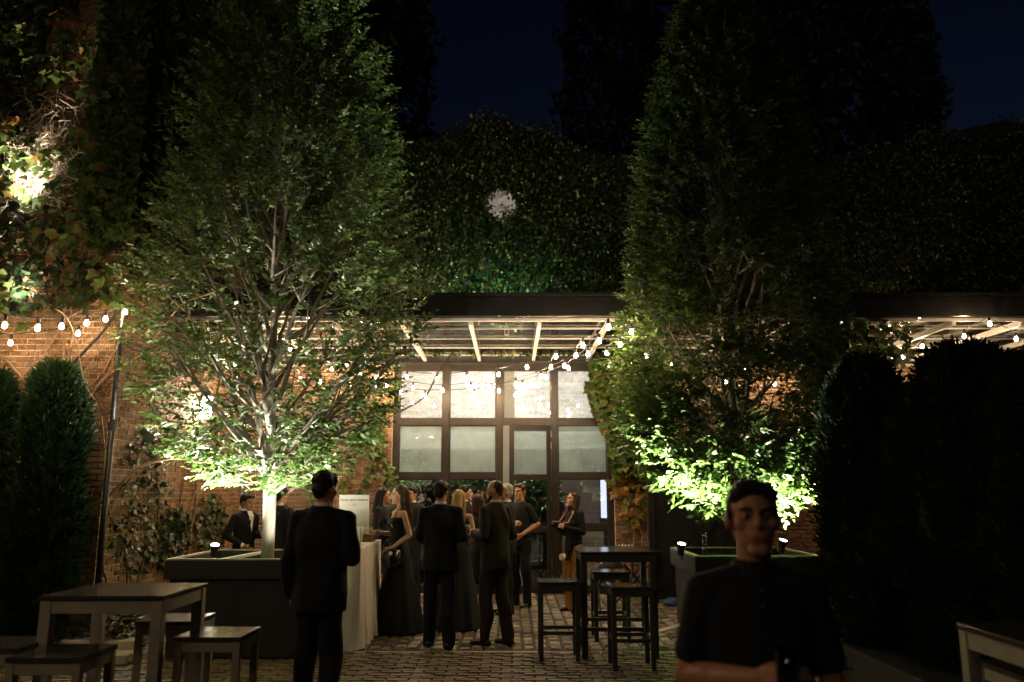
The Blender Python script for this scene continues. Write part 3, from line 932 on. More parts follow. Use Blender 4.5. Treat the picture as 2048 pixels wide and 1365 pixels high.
# --- left side wall ivy (upper part, and strips lower down)
LI = empty('wall_ivy', (XL, 11, 3.4), 'shaggy ivy hanging on the upper brick side wall behind the floodlit tree', 'ivy')
def samp_l(n): return np.stack([np.full(n, XL), rg.uniform(YL - .05, YW, n), rg.uniform(3.3, 9.7, n)], 1)
def keep_l(P): return (nz3(P, .9, 5) + (P[:, 2] - 4.6) * .35 > 0)
wall_ivy(LI, 16000, samp_l, (1, 0, 0), (.03, .42), (.08, .17), LEAF_V, LEAF_T, 'ivy_leaf', 0, rg, keep_l)
rr = random.Random(4)
vine_stems(LI, [stroll((XL + .05, YL + .3 + k * .55, rr.uniform(.1, 1.2)), (0, rr.uniform(-.2, .3), 1), 34, .12, rr, (1, 0, 0)) for k in range(5)], .014)
strips = [((235, 310), (840, 1150), 900), ((312, 362), (1015, 1130), 700), ((383, 442), (985, 1105), 700)]
for i, ((xa, xb), (ya, yb), n) in enumerate(strips):
    def hit(x, y):
        d = ray(x, y); k = (XL) / d.x
        return Vector((0, 0, CAMH)) + d * k
    a, b = hit(xa, ya), hit(xb, yb)
    lab = ('narrow curtain of dark ivy on the side wall nearest the brick corner', 'small dark ivy clump with a bare stem above it on the side wall', 'round dark ivy clump on the side wall beside the planter lamp')[i]
    t = empty('ivy_clump', (XL, a.y, b.z), lab, 'ivy')
    def samp_s(n, a=a, b=b):
        y = rg.uniform(a.y, b.y, n); z = rg.uniform(min(a.z, b.z), max(a.z, b.z), n)
        return np.stack([np.full(n, XL), y, z], 1)
    def keep_s(P, a=a, b=b):
        u = (P[:, 1] - a.y) / (b.y - a.y) * 2 - 1; v = (P[:, 2] - b.z) / (a.z - b.z) * 2 - 1
        return np.abs(u) ** 2 + np.abs(v) ** 3 + .5 * nz3(P, 3.1) < 1
    wall_ivy(t, n // 2, samp_s, (1, 0, 0), (.02, .11), (.06, .1), IVY_V, IVY_T, 'dark_ivy', 40, rg, keep_s)
    vine_stems(t, [stroll((XL + .04, (a.y + b.y) / 2, .05), (0, 0, 1), 16 if i != 1 else 24, .1, rr, (1, 0, 0), .15)], .016)
# --- big vine on the front wall at the left
LV = empty('boston_ivy_vine', (-5.4, YL, 0), 'leafy climbing vine with green and orange lobed leaves on the front brick wall', 'vine')
def samp_v(n): return np.stack([rg.uniform(-7.4, XL + .05, n), np.full(n, YL), rg.uniform(2.7, 9.4, n)], 1)
def keep_v(P):
    x, y, d = pix(P)
    k = nz3(P, 1.15, 2.0) + .25 * nz3(P, 3.0, 9)
    thr = np.where(P[:, 2] > 6.6, -.1, np.where(P[:, 2] > 5.0, .06, np.where(P[:, 2] > 3.7, .14, .24)))
    return k > thr
wall_ivy(LV, 2900, samp_v, (0, -1, 0), (.03, .22), (.085, .17), IVY_V, IVY_T, 'vine_leaf', 220, rg, keep_v, (0, 260, 0, 760))
def samp_v2(n): return np.stack([rg.uniform(-5.15, XL + .1, n), np.full(n, YL), rg.uniform(4.6, 9.5, n)], 1)
wall_ivy(LV, 3800, samp_v2, (.35, -.94, 0), (.03, .35), (.08, .16), IVY_V, IVY_T, 'ivy_leaf', 0, rg, None)
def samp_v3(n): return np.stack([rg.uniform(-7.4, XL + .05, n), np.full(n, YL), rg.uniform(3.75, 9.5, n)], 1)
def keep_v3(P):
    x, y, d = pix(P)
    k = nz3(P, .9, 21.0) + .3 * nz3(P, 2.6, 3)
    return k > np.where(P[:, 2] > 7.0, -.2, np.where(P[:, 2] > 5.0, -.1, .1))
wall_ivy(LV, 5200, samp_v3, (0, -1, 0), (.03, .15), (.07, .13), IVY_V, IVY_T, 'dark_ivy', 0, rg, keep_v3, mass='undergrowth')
stems = []
for k in range(12):
    stems.append(stroll((rr.uniform(-6.2, XL - .05), YL - .05, rr.uniform(.1, 3.2)), (rr.uniform(-.5, .5), 0, 1), rr.randint(18, 40), .14, rr, (0, -1, 0), .3))
a, b, c_ = atY(150, 200, YL - .06), atY(215, 300, YL - .06), atY(225, 410, YL - .06)
stems.append([atY(110, 180, YL - .06), a, b, c_])
stems.append([atY(30, 455, YL - .06), atY(110, 435, YL - .06), atY(160, 410, YL - .06), atY(200, 365, YL - .06)])
stems.append([atY(105, 440, YL - .06), atY(92, 490, YL - .06), atY(75, 520, YL - .06)])
vine_stems(LV, stems, .02)
fine = MB()
for k in range(480):
    zc = rr.choice((3.3, 3.6, 5.2, 5.6, 5.9, 6.1))
    p = (rr.uniform(-6.0, XL - .02), YL - rr.uniform(.03, .09), zc + rr.uniform(-.6, .6))
    fine.tube(stroll(p, (rr.uniform(-1, 1), 0, rr.uniform(-1, .6)), rr.randint(3, 8), .09, rr, (0, -1, 0), .5), .004, 3)
fine.build('tendrils', 'vine_bark', LV)['kind'] = 'stuff'
plain('pale_lit_tendril', (.5, .44, .36), .9, var=.3, bmp=0)  # dead stems, paled to put the floodlight's hot patch into their colour
fine = MB()
for k in range(420):
    p = atY(rr.gauss(80, 42), rr.gauss(310, 60), YL - rr.uniform(.05, .16))
    fine.tube(stroll(p, (rr.uniform(-1, 1), 0, rr.uniform(-1, .6)), rr.randint(2, 5), .06, rr, (0, -1, 0), .7), .0045, 3)
fine.build('pale_lit_tendrils', 'pale_lit_tendril', LV)['kind'] = 'stuff'
# --- ivy around the window: pier at the right, trails at the left
PI_ = empty('pier_ivy', (2.0, YW, 0), 'thick ivy on the pier, green above turning orange below, right of the window wall', 'ivy')
def samp_p(n):
    return np.stack([rg.uniform(1.1, 2.75, n), np.full(n, YW), rg.uniform(1.15, 4.0, n)], 1)
def keep_p(P):
    z = P[:, 2]; k = .25 * nz3(P, 2.5, 4)
    left = np.interp(z, [1.1, 1.9, 2.5, 2.9, 3.4, 4.0], [1.85, 1.78, 1.62, 1.5, 1.3, 1.35]) + k
    right = np.interp(z, [1.1, 2.0, 2.5, 4.0], [2.2, 2.35, 2.75, 2.8])
    return (P[:, 0] > left) & (P[:, 0] < right)
def kp_low(P): return keep_p(P) & (P[:, 2] < 2.05 + .4 * nz3(P, 2.0, 8))
def kp_high(P): return keep_p(P) & (P[:, 2] > 1.95)
wall_ivy(PI_, 1500, samp_p, (0, -1, 0), (.05, .3), (.1, .17), IVY_V, IVY_T, 'autumn_leaf', 90, rg, kp_low)
wall_ivy(PI_, 4600, samp_p, (0, -1, 0), (.05, .5), (.09, .16), IVY_V, IVY_T, 'ivy_leaf', 170, rg, kp_high)
vine_stems(PI_, [[Vector((min(2.6, max(1.84, p.x)), p.y, p.z)) for p in stroll((2.0 + .12 * k, YW - .05, .03), (0, 0, 1), 30, .12, rr, (0, -1, 0), .14)] for k in range(4)], .018)
BI = empty('ivy_trails', (-2.6, YW, 0), 'thin ivy trails on the brick between the tree and the window wall', 'ivy')
def samp_b(n):
    k = rg.integers(0, 6, n)
    x0 = np.array([-2.75, -2.5, -2.28, -2.12, -3.4, -3.9])[k]
    z = rg.uniform(.9, 3.6, n)
    return np.stack([x0 + .12 * np.sin(z * 3 + k) + rg.normal(0, .045, n), np.full(n, YW), z], 1)
wall_ivy(BI, 900, samp_b, (0, -1, 0), (.02, .12), (.06, .11), IVY_V, IVY_T, 'ivy_leaf', 60, rg)
vine_stems(BI, [[(x + .12 * math.sin(z * 3 + k), YW - .03, z) for z in np.linspace(.02, 3.6, 22)] for k, x in enumerate((-2.75, -2.5, -2.28, -2.12, -3.4, -3.9))], .009)
CI = empty('canopy_creeper', (4.9, 11.2, 3.8), 'yellow green creeper trailing over the canopy frame beside the black post', 'vine')
def samp_c(n): return np.stack([rg.uniform(4.6, 5.4, n) ** 1.0, np.full(n, 11.2) + rg.uniform(-.4, .6, n), rg.uniform(3.35, 3.95, n)], 1)
wall_ivy(CI, 260, samp_c, (0, -1, 0), (0, .3), (.08, .15), IVY_V, IVY_T, 'gable_leaf', 40, rg)
vine_stems(CI, [[(4.62, 10.7, 2.4), (4.7, 10.65, 3.0), (4.85, 10.7, 3.6), (5.1, 11.0, 3.85)]], .016)
def samp_e(n): return np.stack([rg.normal(5.55, .22, n), np.full(n, 12.8) + rg.uniform(-.3, .3, n), rg.uniform(1.6, 3.3, n)], 1)
EB = empty('climbing_shrub', (5.55, 12.8, 0), 'leafy green climber lit by bulbs in the gap between two hedge columns', 'shrub')
wall_ivy(EB, 900, samp_e, (0, -1, 0), (0, .2), (.09, .15), IVY_V, IVY_T, 'ivy_leaf', 30, rg)
vine_stems(EB, [[(5.55, 12.8, 0), (5.5, 12.8, 1.5), (5.6, 12.8, 3.1)]], .02)
# --- low shrub at the wall foot
LS = empty('low_shrub', (-4.2, 8.9, 0), 'small glossy leaved shrub at the foot of the brick corner', 'shrub')
n = 700
a = rg.uniform(0, 6.283, n); z = rg.uniform(.05, .62, n); q = np.sqrt(rg.random(n)) * .33 * np.sqrt(np.clip(1 - (z / .7) ** 2, .05, 1))
P = np.stack([-4.2 + q * np.cos(a) * 1.2, 8.85 + q * np.sin(a), z], 1)
al = norm(np.stack([np.cos(a), np.sin(a), np.full(n, .2)], 1) + rg.normal(0, .4, (n, 3)))
leaf_set(P, bases(al, norm(rg.normal(0, .4, (n, 3)) + [0, 0, 1])), rg.uniform(.06, .1, n), LEAF_V, LEAF_T, 'dark_ivy', LS, 40, -P[:, 1])
vine_stems(LS, [[(-4.2, 8.85, 0), (-4.2 + .15 * math.cos(k), 8.85 + .12 * math.sin(k), .45)] for k in range(5)], .01)
kerbs = empty('stone_step', (-4.1, 8.35, 0), 'pale low stone step at the foot of the brick corner', 'step')
MB().box(-4.75, -3.75, 8.3, 8.55, 0, .1).build('step_block', 'stone_kerb', kerbs, bevel=.012)
MB().box(-4.7, -3.8, 8.552, 8.75, 0, .19).build('step_block', 'stone_kerb', kerbs, bevel=.012)

# --- tall poplars behind the roofs
def poplar(cx, cy, h, rmax, label, seed, n=9000, z0=4.0, lean=0.0, trunk=.25, skew=.35):
    rg = np.random.default_rng(seed); rr = random.Random(seed)
    t = empty('poplar_tree', (cx, cy, 0), label, 'tree', 'tall dark poplars behind the roofs')
    MB().tube([(cx + lean * z, cy, z) for z in np.linspace(0, h * .93, 12)], [trunk * (1 - .085 * k) for k in range(12)], 9).build('trunk', 'bark_brown', t, smooth=True)
    mb = MB()
    for k in range(26):
        z = z0 + (h - z0) * .75 * (k + .5) / 26; a = k * 2.4
        L = rmax * rr.uniform(.7, 1.0)
        p = Vector((cx + lean * z, cy, z)); o = Vector((math.cos(a), math.sin(a), 0))
        mb.tube(bez(p, p + o * L * .7 + Vector((0, 0, .8)), p + o * L * .85 + Vector((0, 0, rr.uniform(2, 3.6))), 6), [.05, .042, .034, .026, .018, .01], 5)
    mb.build('limbs', 'bark_brown', t)['kind'] = 'stuff'
    u = rg.random(n); z = z0 + (h - z0) * u
    Rz = rmax * np.sin(np.pi * np.clip(u, .02, 1) ** skew * .97) ** .55
    a = rg.uniform(0, 6.283, n); q = np.sqrt(rg.uniform(.12, 1.05, n))
    Rz = Rz * (1 + .55 * np.array([noise.noise((math.cos(v_) * 1.3 + seed, math.sin(v_) * 1.3, w_ * .6)) for v_, w_ in zip(a, z)]))
    P = np.stack([cx + lean * z + q * Rz * np.cos(a), cy + q * Rz * np.sin(a), z], 1)
    nn = np.array([noise.noise((p[0] * .9 + seed, p[1] * .9, p[2] * .55)) for p in P])
    P = P[nn > -.28]; m = len(P)
    al = norm(rg.normal(0, .6, (m, 3)) + [0, 0, .2])
    nr = norm(rg.normal(0, 1, (m, 3)))
    link('crown', leaves_mesh('crown', P, bases(al, nr), rg.uniform(.2, .34, m), DIA_V, DIA_T), 'poplar_leaf', t)['kind'] = 'stuff'
poplar(gx(760, 24, 12), 24, 24, 2.1, 'dark poplar crown above the gable beside the leaning trunk', 21, 15000)
poplar(gx(835, 27, 9), 27, 14.2, 1.35, 'shorter dark poplar tucked beside the gable peak', 22, 8000)
poplar(gx(1215, 24, 12), 24, 24, 1.5, 'slender poplar right of the open sky with pale thin stems', 23, 9000, lean=-.02)
poplar(gx(1300, 23.6, 12), 23.6, 20, .95, 'narrow brownish ivy clad poplar between the slender poplar and the wide crown', 24, 9000, trunk=.3)
poplar(gx(1480, 25, 12), 25, 24, 3.1, 'wide black poplar crown behind the dense floodlit tree', 25, 24000)
poplar(gx(1680, 24, 12), 24, 24, 2.9, 'broad dark poplar over the second gable', 26, 22000)
poplar(gx(1825, 26, 12), 26, 19.5, 2.0, 'dark poplar with its rounded edge against the deep blue sky', 27, 13000)
poplar(gx(1915, 27, 9), 27, 13.2, .9, 'small dark poplar at the foot of the deep blue sky', 28, 5000)
poplar(gx(560, 24.5, 12), 24.5, 21, 1.9, 'dark poplar crown behind the top of the floodlit tree', 29, 13000)
lt = empty('leaning_tree', (gx(720, 23, 5), 23, 0), 'bare brown leaning trunk rising above the ivy wall', 'tree')
MB().tube([(gx(720, 23, 5), 23, -.05), atY(700, 420, 23), atY(675, 220, 23), atY(655, 115, 23), atY(612, -20, 23), atY(560, -200, 23)], [.4, .33, .31, .29, .27, .2], 10).build('trunk', 'bark_brown', lt, smooth=True)
m = 1500
P = np.array(atY(560, -200, 23))[None] + rng.normal(0, 1, (m, 3)) * np.array([1.6, 1.2, 1.2])
link('crown', leaves_mesh('crown', P, bases(norm(rng.normal(0, 1, (m, 3))), norm(rng.normal(0, 1, (m, 3)))), rng.uniform(.13, .22, m), DIA_V, DIA_T), 'poplar_leaf', lt)['kind'] = 'stuff'

# ================================================================== LAMPS
bulb_me = MB().lathe([(.004, -.064), (.015, -.06), (.022, -.045), (.0215, -.032), (.015, -.014), (.009, 0)], n=9).mesh('bulb')
bulb_me.shade_smooth(); bulb_me.materials.append(MATS['bulb_glow'])
sock_me = MB().lathe([(.012, -.004), (.016, 0), (.016, .05), (.009, .062)], n=8).mesh('socket')
sock_me.materials.append(MATS['cable'])
def string_light(pts, label, anchors=(None, None)):
    pts = [Vector(p) for p in pts]
    t = empty('string_light', pts[0], label, 'string lights')
    tops = [p + Vector((0, 0, .085 + .062)) for p in pts]
    path = []
    if anchors[0]: path.append(Vector(anchors[0]))
    for a, b in zip(tops[:-1], tops[1:]):
        path += [a, (a + b) / 2 + Vector((0, 0, -.012))]
    path.append(tops[-1])
    if anchors[1]: path.append(Vector(anchors[1]))
    MB().tube(path, .006, 5).build('cable', 'cable', t)
    for p in tops:
        b = bpy.data.objects.new('bulb', bulb_me); COL.objects.link(b)
        b.parent = t; b.matrix_parent_inverse = Matrix.Translation(-Vector(t.location))
        b.location = p - Vector((0, 0, .062))
        s = bpy.data.objects.new('socket', sock_me); COL.objects.link(s)
        s.parent = b
def bp(x, y, zz=3.38, ymax=13.55):
    p = atZ(x, y, zz)
    if p.y > ymax or p.z > 3.9 or p.y < 0: p = atY(x, y, ymax)
    return p
def strung(L, label, ymax=13.55, anchors=(None, None), zz=3.38):
    string_light([bp(x, y, zz, ymax) for x, y in L], label, anchors)
strung([(1217, 664), (1199, 691), (1166, 699), (1152, 719), (1112, 721), (1102, 742), (1054, 742), (997, 756), (933, 762), (874, 765), (814, 761)],
       'string of warm bulbs along the slanting canopy beam towards the transom panes', 13.7)
strung([(1263, 673), (1241, 698), (1214, 714), (1176, 716), (1137, 744), (1093, 762), (1045, 778), (981, 785), (941, 782), (885, 787), (826, 782), (773, 777)],
       'string of warm bulbs swagged low across the transom panes from the ivy pier', 13.5)
strung([(1292, 720), (1261, 735), (1219, 737), (1129, 739), (1082, 760), (1032, 774), (998, 788), (949, 795), (850, 798), (802, 791), (753, 780)],
       'string of warm bulbs in front of the pier ivy and transom panes', 13.3)
strung([(1265, 751), (1344, 736), (1398, 755), (1452, 770), (1492, 742), (1550, 775), (1610, 775), (1660, 768), (1693, 753)],
       'string of warm bulbs glinting through the dense floodlit tree', 13.2, zz=3.65)
strung([(548, 680), (565, 690), (580, 705), (612, 716), (663, 745), (694, 735), (720, 755), (753, 762)],
       'string of warm bulbs behind the upper limbs of the vase shaped tree', 13.4, zz=3.7)
strung([(470, 735), (520, 748), (580, 742), (600, 765), (640, 770), (700, 775)],
       'string of warm bulbs low behind the limbs of the vase shaped tree', 13.6)
strung([(2033, 685), (1980, 656), (1929, 680), (1845, 700), (1824, 718), (1807, 720), (1786, 720), (1770, 733)],
       'string of warm bulbs above the dark hedge', 13.2, zz=3.75)
pole_top = atY(246, 606, 8.95)
L7 = [atY(250, 633, 8.9), atY(210, 648, 8.6), atY(172, 656, 8.3), atY(122, 663, 7.9), atY(74, 667, 7.5), atY(8, 662, 7.2)]
string_light(L7 + [(-5.0, 6.6, 3.35), (-5.05, 5.8, 3.3), (-5.0, 5.0, 3.3), (-4.9, 4.2, 3.3), (-4.75, 3.4, 3.35), (-4.6, 2.6, 3.4), (-4.4, 1.8, 3.5), (-4.1, 1.0, 3.5), (-3.7, .4, 3.5), (-3.3, -.2, 3.5), (-2.9, -.8, 3.5)],  # bulbs after the first run are out of view, added to light the foreground
             'string of warm bulbs running from the leaning pole past the vine wall, with added bulbs out of view', (tuple(pole_top), (-2.5, -1.5, 3.8)))
string_light([atY(155, 676, 9.0), atY(20, 695, 8.9), (-6.2, 8.8, 3.3), (-6.7, 8.7, 3.35)], 'second string of bulbs hanging close to the vine wall', (tuple(pole_top + Vector((0, 0, -.06))), None))

def spot(name, loc, target, power, ang, col, parent, size=.04, blend=.9):
    d = bpy.data.lights.new(name, 'SPOT')
    d.energy = power; d.spot_size = R(ang); d.spot_blend = blend; d.color = col; d.shadow_soft_size = size
    o = bpy.data.objects.new(name, d); COL.objects.link(o)
    o.rotation_euler = (Vector(target) - Vector(loc)).to_track_quat('-Z', 'Y').to_euler()
    o.location = loc
    par(o, parent)
def uplight(loc, target, power, ang, label, col=(1, .95, .76), stake=.12, lens=True, group=None, k=1.0):
    loc = Vector(loc); ax = (Vector(target) - loc).normalized()
    t = empty('uplight', loc - Vector((0, 0, stake)), label, 'spotlight', group)
    MB().lathe([(.02 * k, -.12 * k), (.036 * k, -.11 * k), (.042 * k, -.03 * k), (.05 * k, .0), (.05 * k, .022 * k), (.044 * k, .022 * k), (.044 * k, .004)], loc, 16, ax).build('housing', 'black_steel', t, smooth=False)
    if lens: MB().lathe([(.001, .008), (.043 * k, .008), (.043 * k, .012), (.001, .012)], loc, 16, ax).build('lens', 'uplight_lens', t)
    MB().tube([loc - ax * .06 * k, loc - Vector((0, 0, .05)) - ax * .04, loc - Vector((0, 0, stake + .04))], .009, 6).build('stake', 'black_steel', t)
    spot('lamp_light', loc + ax * .03, target, power, ang, col, t)
    return t
up = 'uplights in the tree planters'
uplight(atY(430, 1093, 9.3), (-2.95, 8.65, 2.9), E_UP * 2.7, 112, 'lit uplight at the back corner of the planter by the brick wall', group=up)
uplight((-2.3, 8.68, 1.0), (-2.5, 9.3, 3.4), E_UP * .6, 145, 'lit uplight low inside the planter behind the standing man in the suit', group=up, stake=.06)
uplight(atY(1363, 1091, 9.3), (2.0, 8.9, 2.35), E_UP * 3.6, 112, 'lit uplight on the planter corner nearest the bar table', group=up)
uplight(atY(1566, 1084, 9.2), (3.25, 8.85, 2.35), E_UP * 3.4, 112, 'lit uplight on the planter corner beside the hedge', group=up)
fl = atY(28, 412, YL - .34)
f1 = uplight(fl, atY(75, 300, YL + .05), E_FLOOD, 75, 'small black floodlight on the vine wall aimed up at the leaves', (1, .88, .68), .03, True, None, 1.1)
MB().bar((fl.x, fl.y + .04, fl.z - .06), (fl.x, YL - .014, fl.z - .06), .03).build('bracket', 'black_steel', f1)
f2l = atY(28, 612, YL - .3)
f2 = uplight(f2l, atY(48, 545, YL - .02), E_FLOOD * .35, 70, 'small black floodlight just above the string bulbs on the vine wall', (1, .93, .78), .03, True, None, 1.0)
MB().bar((f2l.x, f2l.y + .04, f2l.z - .06), (f2l.x, YL - .014, f2l.z - .06), .03).build('bracket', 'black_steel', f2)
for (x, tx, p, c, lab) in ((1003, 1003, E_ROOF, (.45, 1, .5), 'green tinted uplight on the canopy roof below the gable ivy'),
                           (815, 790, E_ROOF * 1.1, (1, .9, .6), 'warm uplight on the canopy roof beside the vase shaped tree')):
    p0 = atY(x, 590, YW - .55); p0.z = CZ + .22
    p1 = atY(tx, 540, YW - .1)
    uplight(p0, p1, p, 150, lab, c, .1, True, None, .8)
# lantern on the side wall
d = ray(412, 815); kk = (XL + .16) / d.x
lp = Vector((0, 0, CAMH)) + d * kk
LN = empty('wall_lantern', (XL, lp.y, lp.z), 'bright glass wall lantern on the brick side wall seen through the tree', 'lantern')
MB().box(lp.x - .06, lp.x + .06, lp.y - .06, lp.y + .06, lp.z - .17, lp.z + .15).build('lantern_glass', 'lantern_glow', LN)
MB().lathe([(.09, .152), (.1, .17), (.02, .26), (.012, .3)], lp, 8).build('lantern_cap', 'black_steel', LN)
cg = MB()
for sx in (-1, 1):
    for sy in (-1, 1):
        cg.box(lp.x + sx * .064 - .006, lp.x + sx * .064 + .006, lp.y + sy * .064 - .006, lp.y + sy * .064 + .006, lp.z - .19, lp.z + .151)
cg.box(lp.x - .07, lp.x + .07, lp.y - .07, lp.y + .07, lp.z - .2, lp.z - .172)
cg.build('lantern_cage', 'black_steel', LN)
MB().bar((lp.x, lp.y, lp.z + .28), (XL + .012, lp.y, lp.z + .28), .025).build('bracket', 'black_steel', LN)

# leaning pole and stay at the left
pb, pt = atY(192, 1215, 8.95), pole_top
pb = Vector((pb.x - (pt.x - pb.x) * pb.z / (pt.z - pb.z), 8.95, 0))
PO = empty('leaning_pole', pb, 'slim black pole leaning before the brick corner and carrying the bulb string', 'pole')
md = pb + (pt - pb) * .63
MB().tube([pb, md], .034, 10).build('lower_tube', 'black_steel', PO, smooth=True)
MB().tube([md, pt], .027, 10).build('upper_tube', 'black_steel', PO, smooth=True)
MB().tube([md - (pt - pb) * .012, md + (pt - pb) * .012], .043, 10).build('clamp', 'black_steel', PO)
MB().tube([atY(240, 616, 8.93), atY(205, 665, 9.1), atY(122, 752, YL - .03)], .016, 7).build('stay', 'black_steel', PO)

# ================================================================== FURNITURE
def bar_table(x0, x1, y0, y1, h, label, mat, group, leg=.062, stretch=True):
    t = empty('bar_table', ((x0 + x1) / 2, (y0 + y1) / 2, 0), label, 'table', group)
    MB().box(x0 - .006, x1 + .006, y0 - .006, y1 + .006, h - .028, h).build('tabletop', 'table_top', t, bevel=.004)
    for a in (x0, x1 - leg):
        for b in (y0, y1 - leg):
            MB().box(a, a + leg, b, b + leg, 0, h - .03).build('leg', mat, t, bevel=.004)
    ap = .075
    for b in (y0 + .006, y1 - leg + .006):
        MB().box(x0 + leg + .001, x1 - leg - .001, b, b + leg - .012, h - .03 - ap, h - .031).build('apron', mat, t)
        if stretch: MB().box(x0 + leg + .001, x1 - leg - .001, b + .012, b + .042, .26, .3).build('stretcher', mat, t)
    for a in (x0 + .006, x1 - leg + .006):
        MB().box(a, a + leg - .012, y0 + leg + .001, y1 - leg - .001, h - .03 - ap, h - .031).build('apron', mat, t)
        if stretch: MB().box(a + .012, a + .042, y0 + leg + .001, y1 - leg - .001, .26, .3).build('stretcher', mat, t)
    return t
def bar_stool(x0, y0, label, mat, group, w=.41, h=.76, leg=.045):
    x1, y1 = x0 + w, y0 + w
    t = empty('bar_stool', ((x0 + x1) / 2, (y0 + y1) / 2, 0), label, 'stool', group)
    n = 6; sw = (w - .02) / n
    for k in range(n):
        MB().box(x0 + .01 + k * sw + .002, x0 + .01 + (k + 1) * sw - .002, y0 + .011, y1 - .011, h - .022, h).build('seat_slat', 'table_top', t)
    fr = MB()
    fr.box(x0 - .004, x1 + .004, y0 - .004, y0 + .01, h - .026, h + .001).box(x0 - .004, x1 + .004, y1 - .01, y1 + .004, h - .026, h + .001)
    fr.box(x0 - .004, x0 + .01, y0 + .0101, y1 - .0101, h - .026, h + .001).box(x1 - .01, x1 + .004, y0 + .0101, y1 - .0101, h - .026, h + .001)
    fr.build('seat_frame', 'table_top', t)
    for a in (x0, x1 - leg):
        for b in (y0, y1 - leg):
            MB().box(a, a + leg, b, b + leg, 0, h - .028).build('leg', mat, t, bevel=.003)
    for b in (y0 + .005, y1 - leg + .005):
        MB().box(x0 + leg + .001, x1 - leg - .001, b, b + leg - .01, h - .09, h - .029).build('apron', mat, t)
        MB().box(x0 + leg + .001, x1 - leg - .001, b + .008, b + .03, .25, .285).build('stretcher', mat, t)
    for a in (x0 + .005, x1 - leg + .005):
        MB().box(a, a + leg - .01, y0 + leg + .001, y1 - leg - .001, h - .09, h - .029).build('apron', mat, t)
        MB().box(a + .008, a + .03, y0 + leg + .001, y1 - leg - .001, .25, .285).build('stretcher', mat, t)
    return t
gt, gs = 'square bar tables in the courtyard', 'bar stools around the bar tables'
bar_table(-2.88, -2.13, 5.15, 5.87, 1.03, 'olive grey square bar table with glossy top before the brick corner', 'table_frame', gt, .07, False)
bar_stool(-2.77, 4.68, 'olive grey bar stool in front of the table near the arborvitae', 'table_frame', gs)
bar_stool(-3.28, 4.95, 'olive grey bar stool off the far corner of the table below the arborvitae', 'table_frame', gs)
bar_stool(-2.11, 5.32, 'olive grey bar stool between the table and the standing man in the suit', 'table_frame', gs)
bar_stool(-2.64, 5.95, 'olive grey bar stool behind the table toward the planter', 'table_frame', gs)
bar_table(.71, 1.49, 8.62, 9.35, 1.05, 'black square bar table on the cobbles before the photographer', 'bar_frame', gt)
bar_stool(.27, 8.48, 'black bar stool beside the table, toward the standing guests', 'bar_frame', gs)
bar_stool(.95, 8.05, 'black bar stool in front of the table on the cobbles', 'bar_frame', gs)
bar_stool(.93, 9.55, 'black bar stool behind the table on the cobbles', 'bar_frame', gs)
bar_table(2.09, 2.84, 3.26, 3.98, 1.05, 'olive grey square bar table close to the hedge trough', 'table_frame', gt)
bar_stool(2.52, 4.22, 'olive grey bar stool between the table and the hedge trough', 'table_frame', gs)

# cloth covered high table
CT = empty('cloth_table', (-1.93, 9.7, 0), 'high narrow table under a floor length white linen cloth', 'table')
x0, x1, y0, y1, zt = -2.2, -1.64, 9.02, 10.4, 1.07
per = []
def seg(a, b, n): 
    for k in range(n): per.append((a[0] + (b[0] - a[0]) * k / n, a[1] + (b[1] - a[1]) * k / n))
seg((x0, y0), (x1, y0), 26); seg((x1, y0), (x1, y1), 54); seg((x1, y1), (x0, y1), 26); seg((x0, y1), (x0, y0), 54)
cxm, cym = (x0 + x1) / 2, (y0 + y1) / 2
rings = []
V, Fc = [], []
levels = [(zt, 0), (zt - .03, .006), (zt - .2, .2), (zt - .5, .55), (zt - .8, .85), (.06, 1.1), (.012, 1.25)]
N = len(per)
for (z, k) in levels:
    for i, (x, y) in enumerate(per):
        nx = (1 if abs(x - x1) < 1e-6 else (-1 if abs(x - x0) < 1e-6 else 0)); ny = (1 if abs(y - y1) < 1e-6 else (-1 if abs(y - y0) < 1e-6 else 0))
        s = i / N * 60
        off = k * (.028 + .024 * math.sin(s * 1.7 + .8 * math.sin(s * .6)) + .014 * math.sin(s * 3.1 + z * 2)) + .004
        l = math.hypot(nx, ny) or 1
        V.append((x + nx / l * off, y + ny / l * off, z + (.008 * math.sin(s * 2.3) if z < .1 and z > .02 else 0)))
for j in range(len(levels) - 1):
    for i in range(N):
        Fc.append((j * N + i, (j + 1) * N + i, (j + 1) * N + (i + 1) % N, j * N + (i + 1) % N))
Fc.append(tuple(range(N)))
MB().add(V, Fc).build('tablecloth', 'linen', CT, smooth=True)
MB().box(x0 + .01, x1 - .01, y0 + .01, y1 - .01, zt - .04, zt - .006).build('tabletop', 'wood_red', CT)
for a in (x0 + .04, x1 - .08):
    for b in (y0 + .04, y1 - .08):
        MB().box(a, a + .04, b, b + .04, 0, zt - .042).build('leg', 'black_steel', CT)

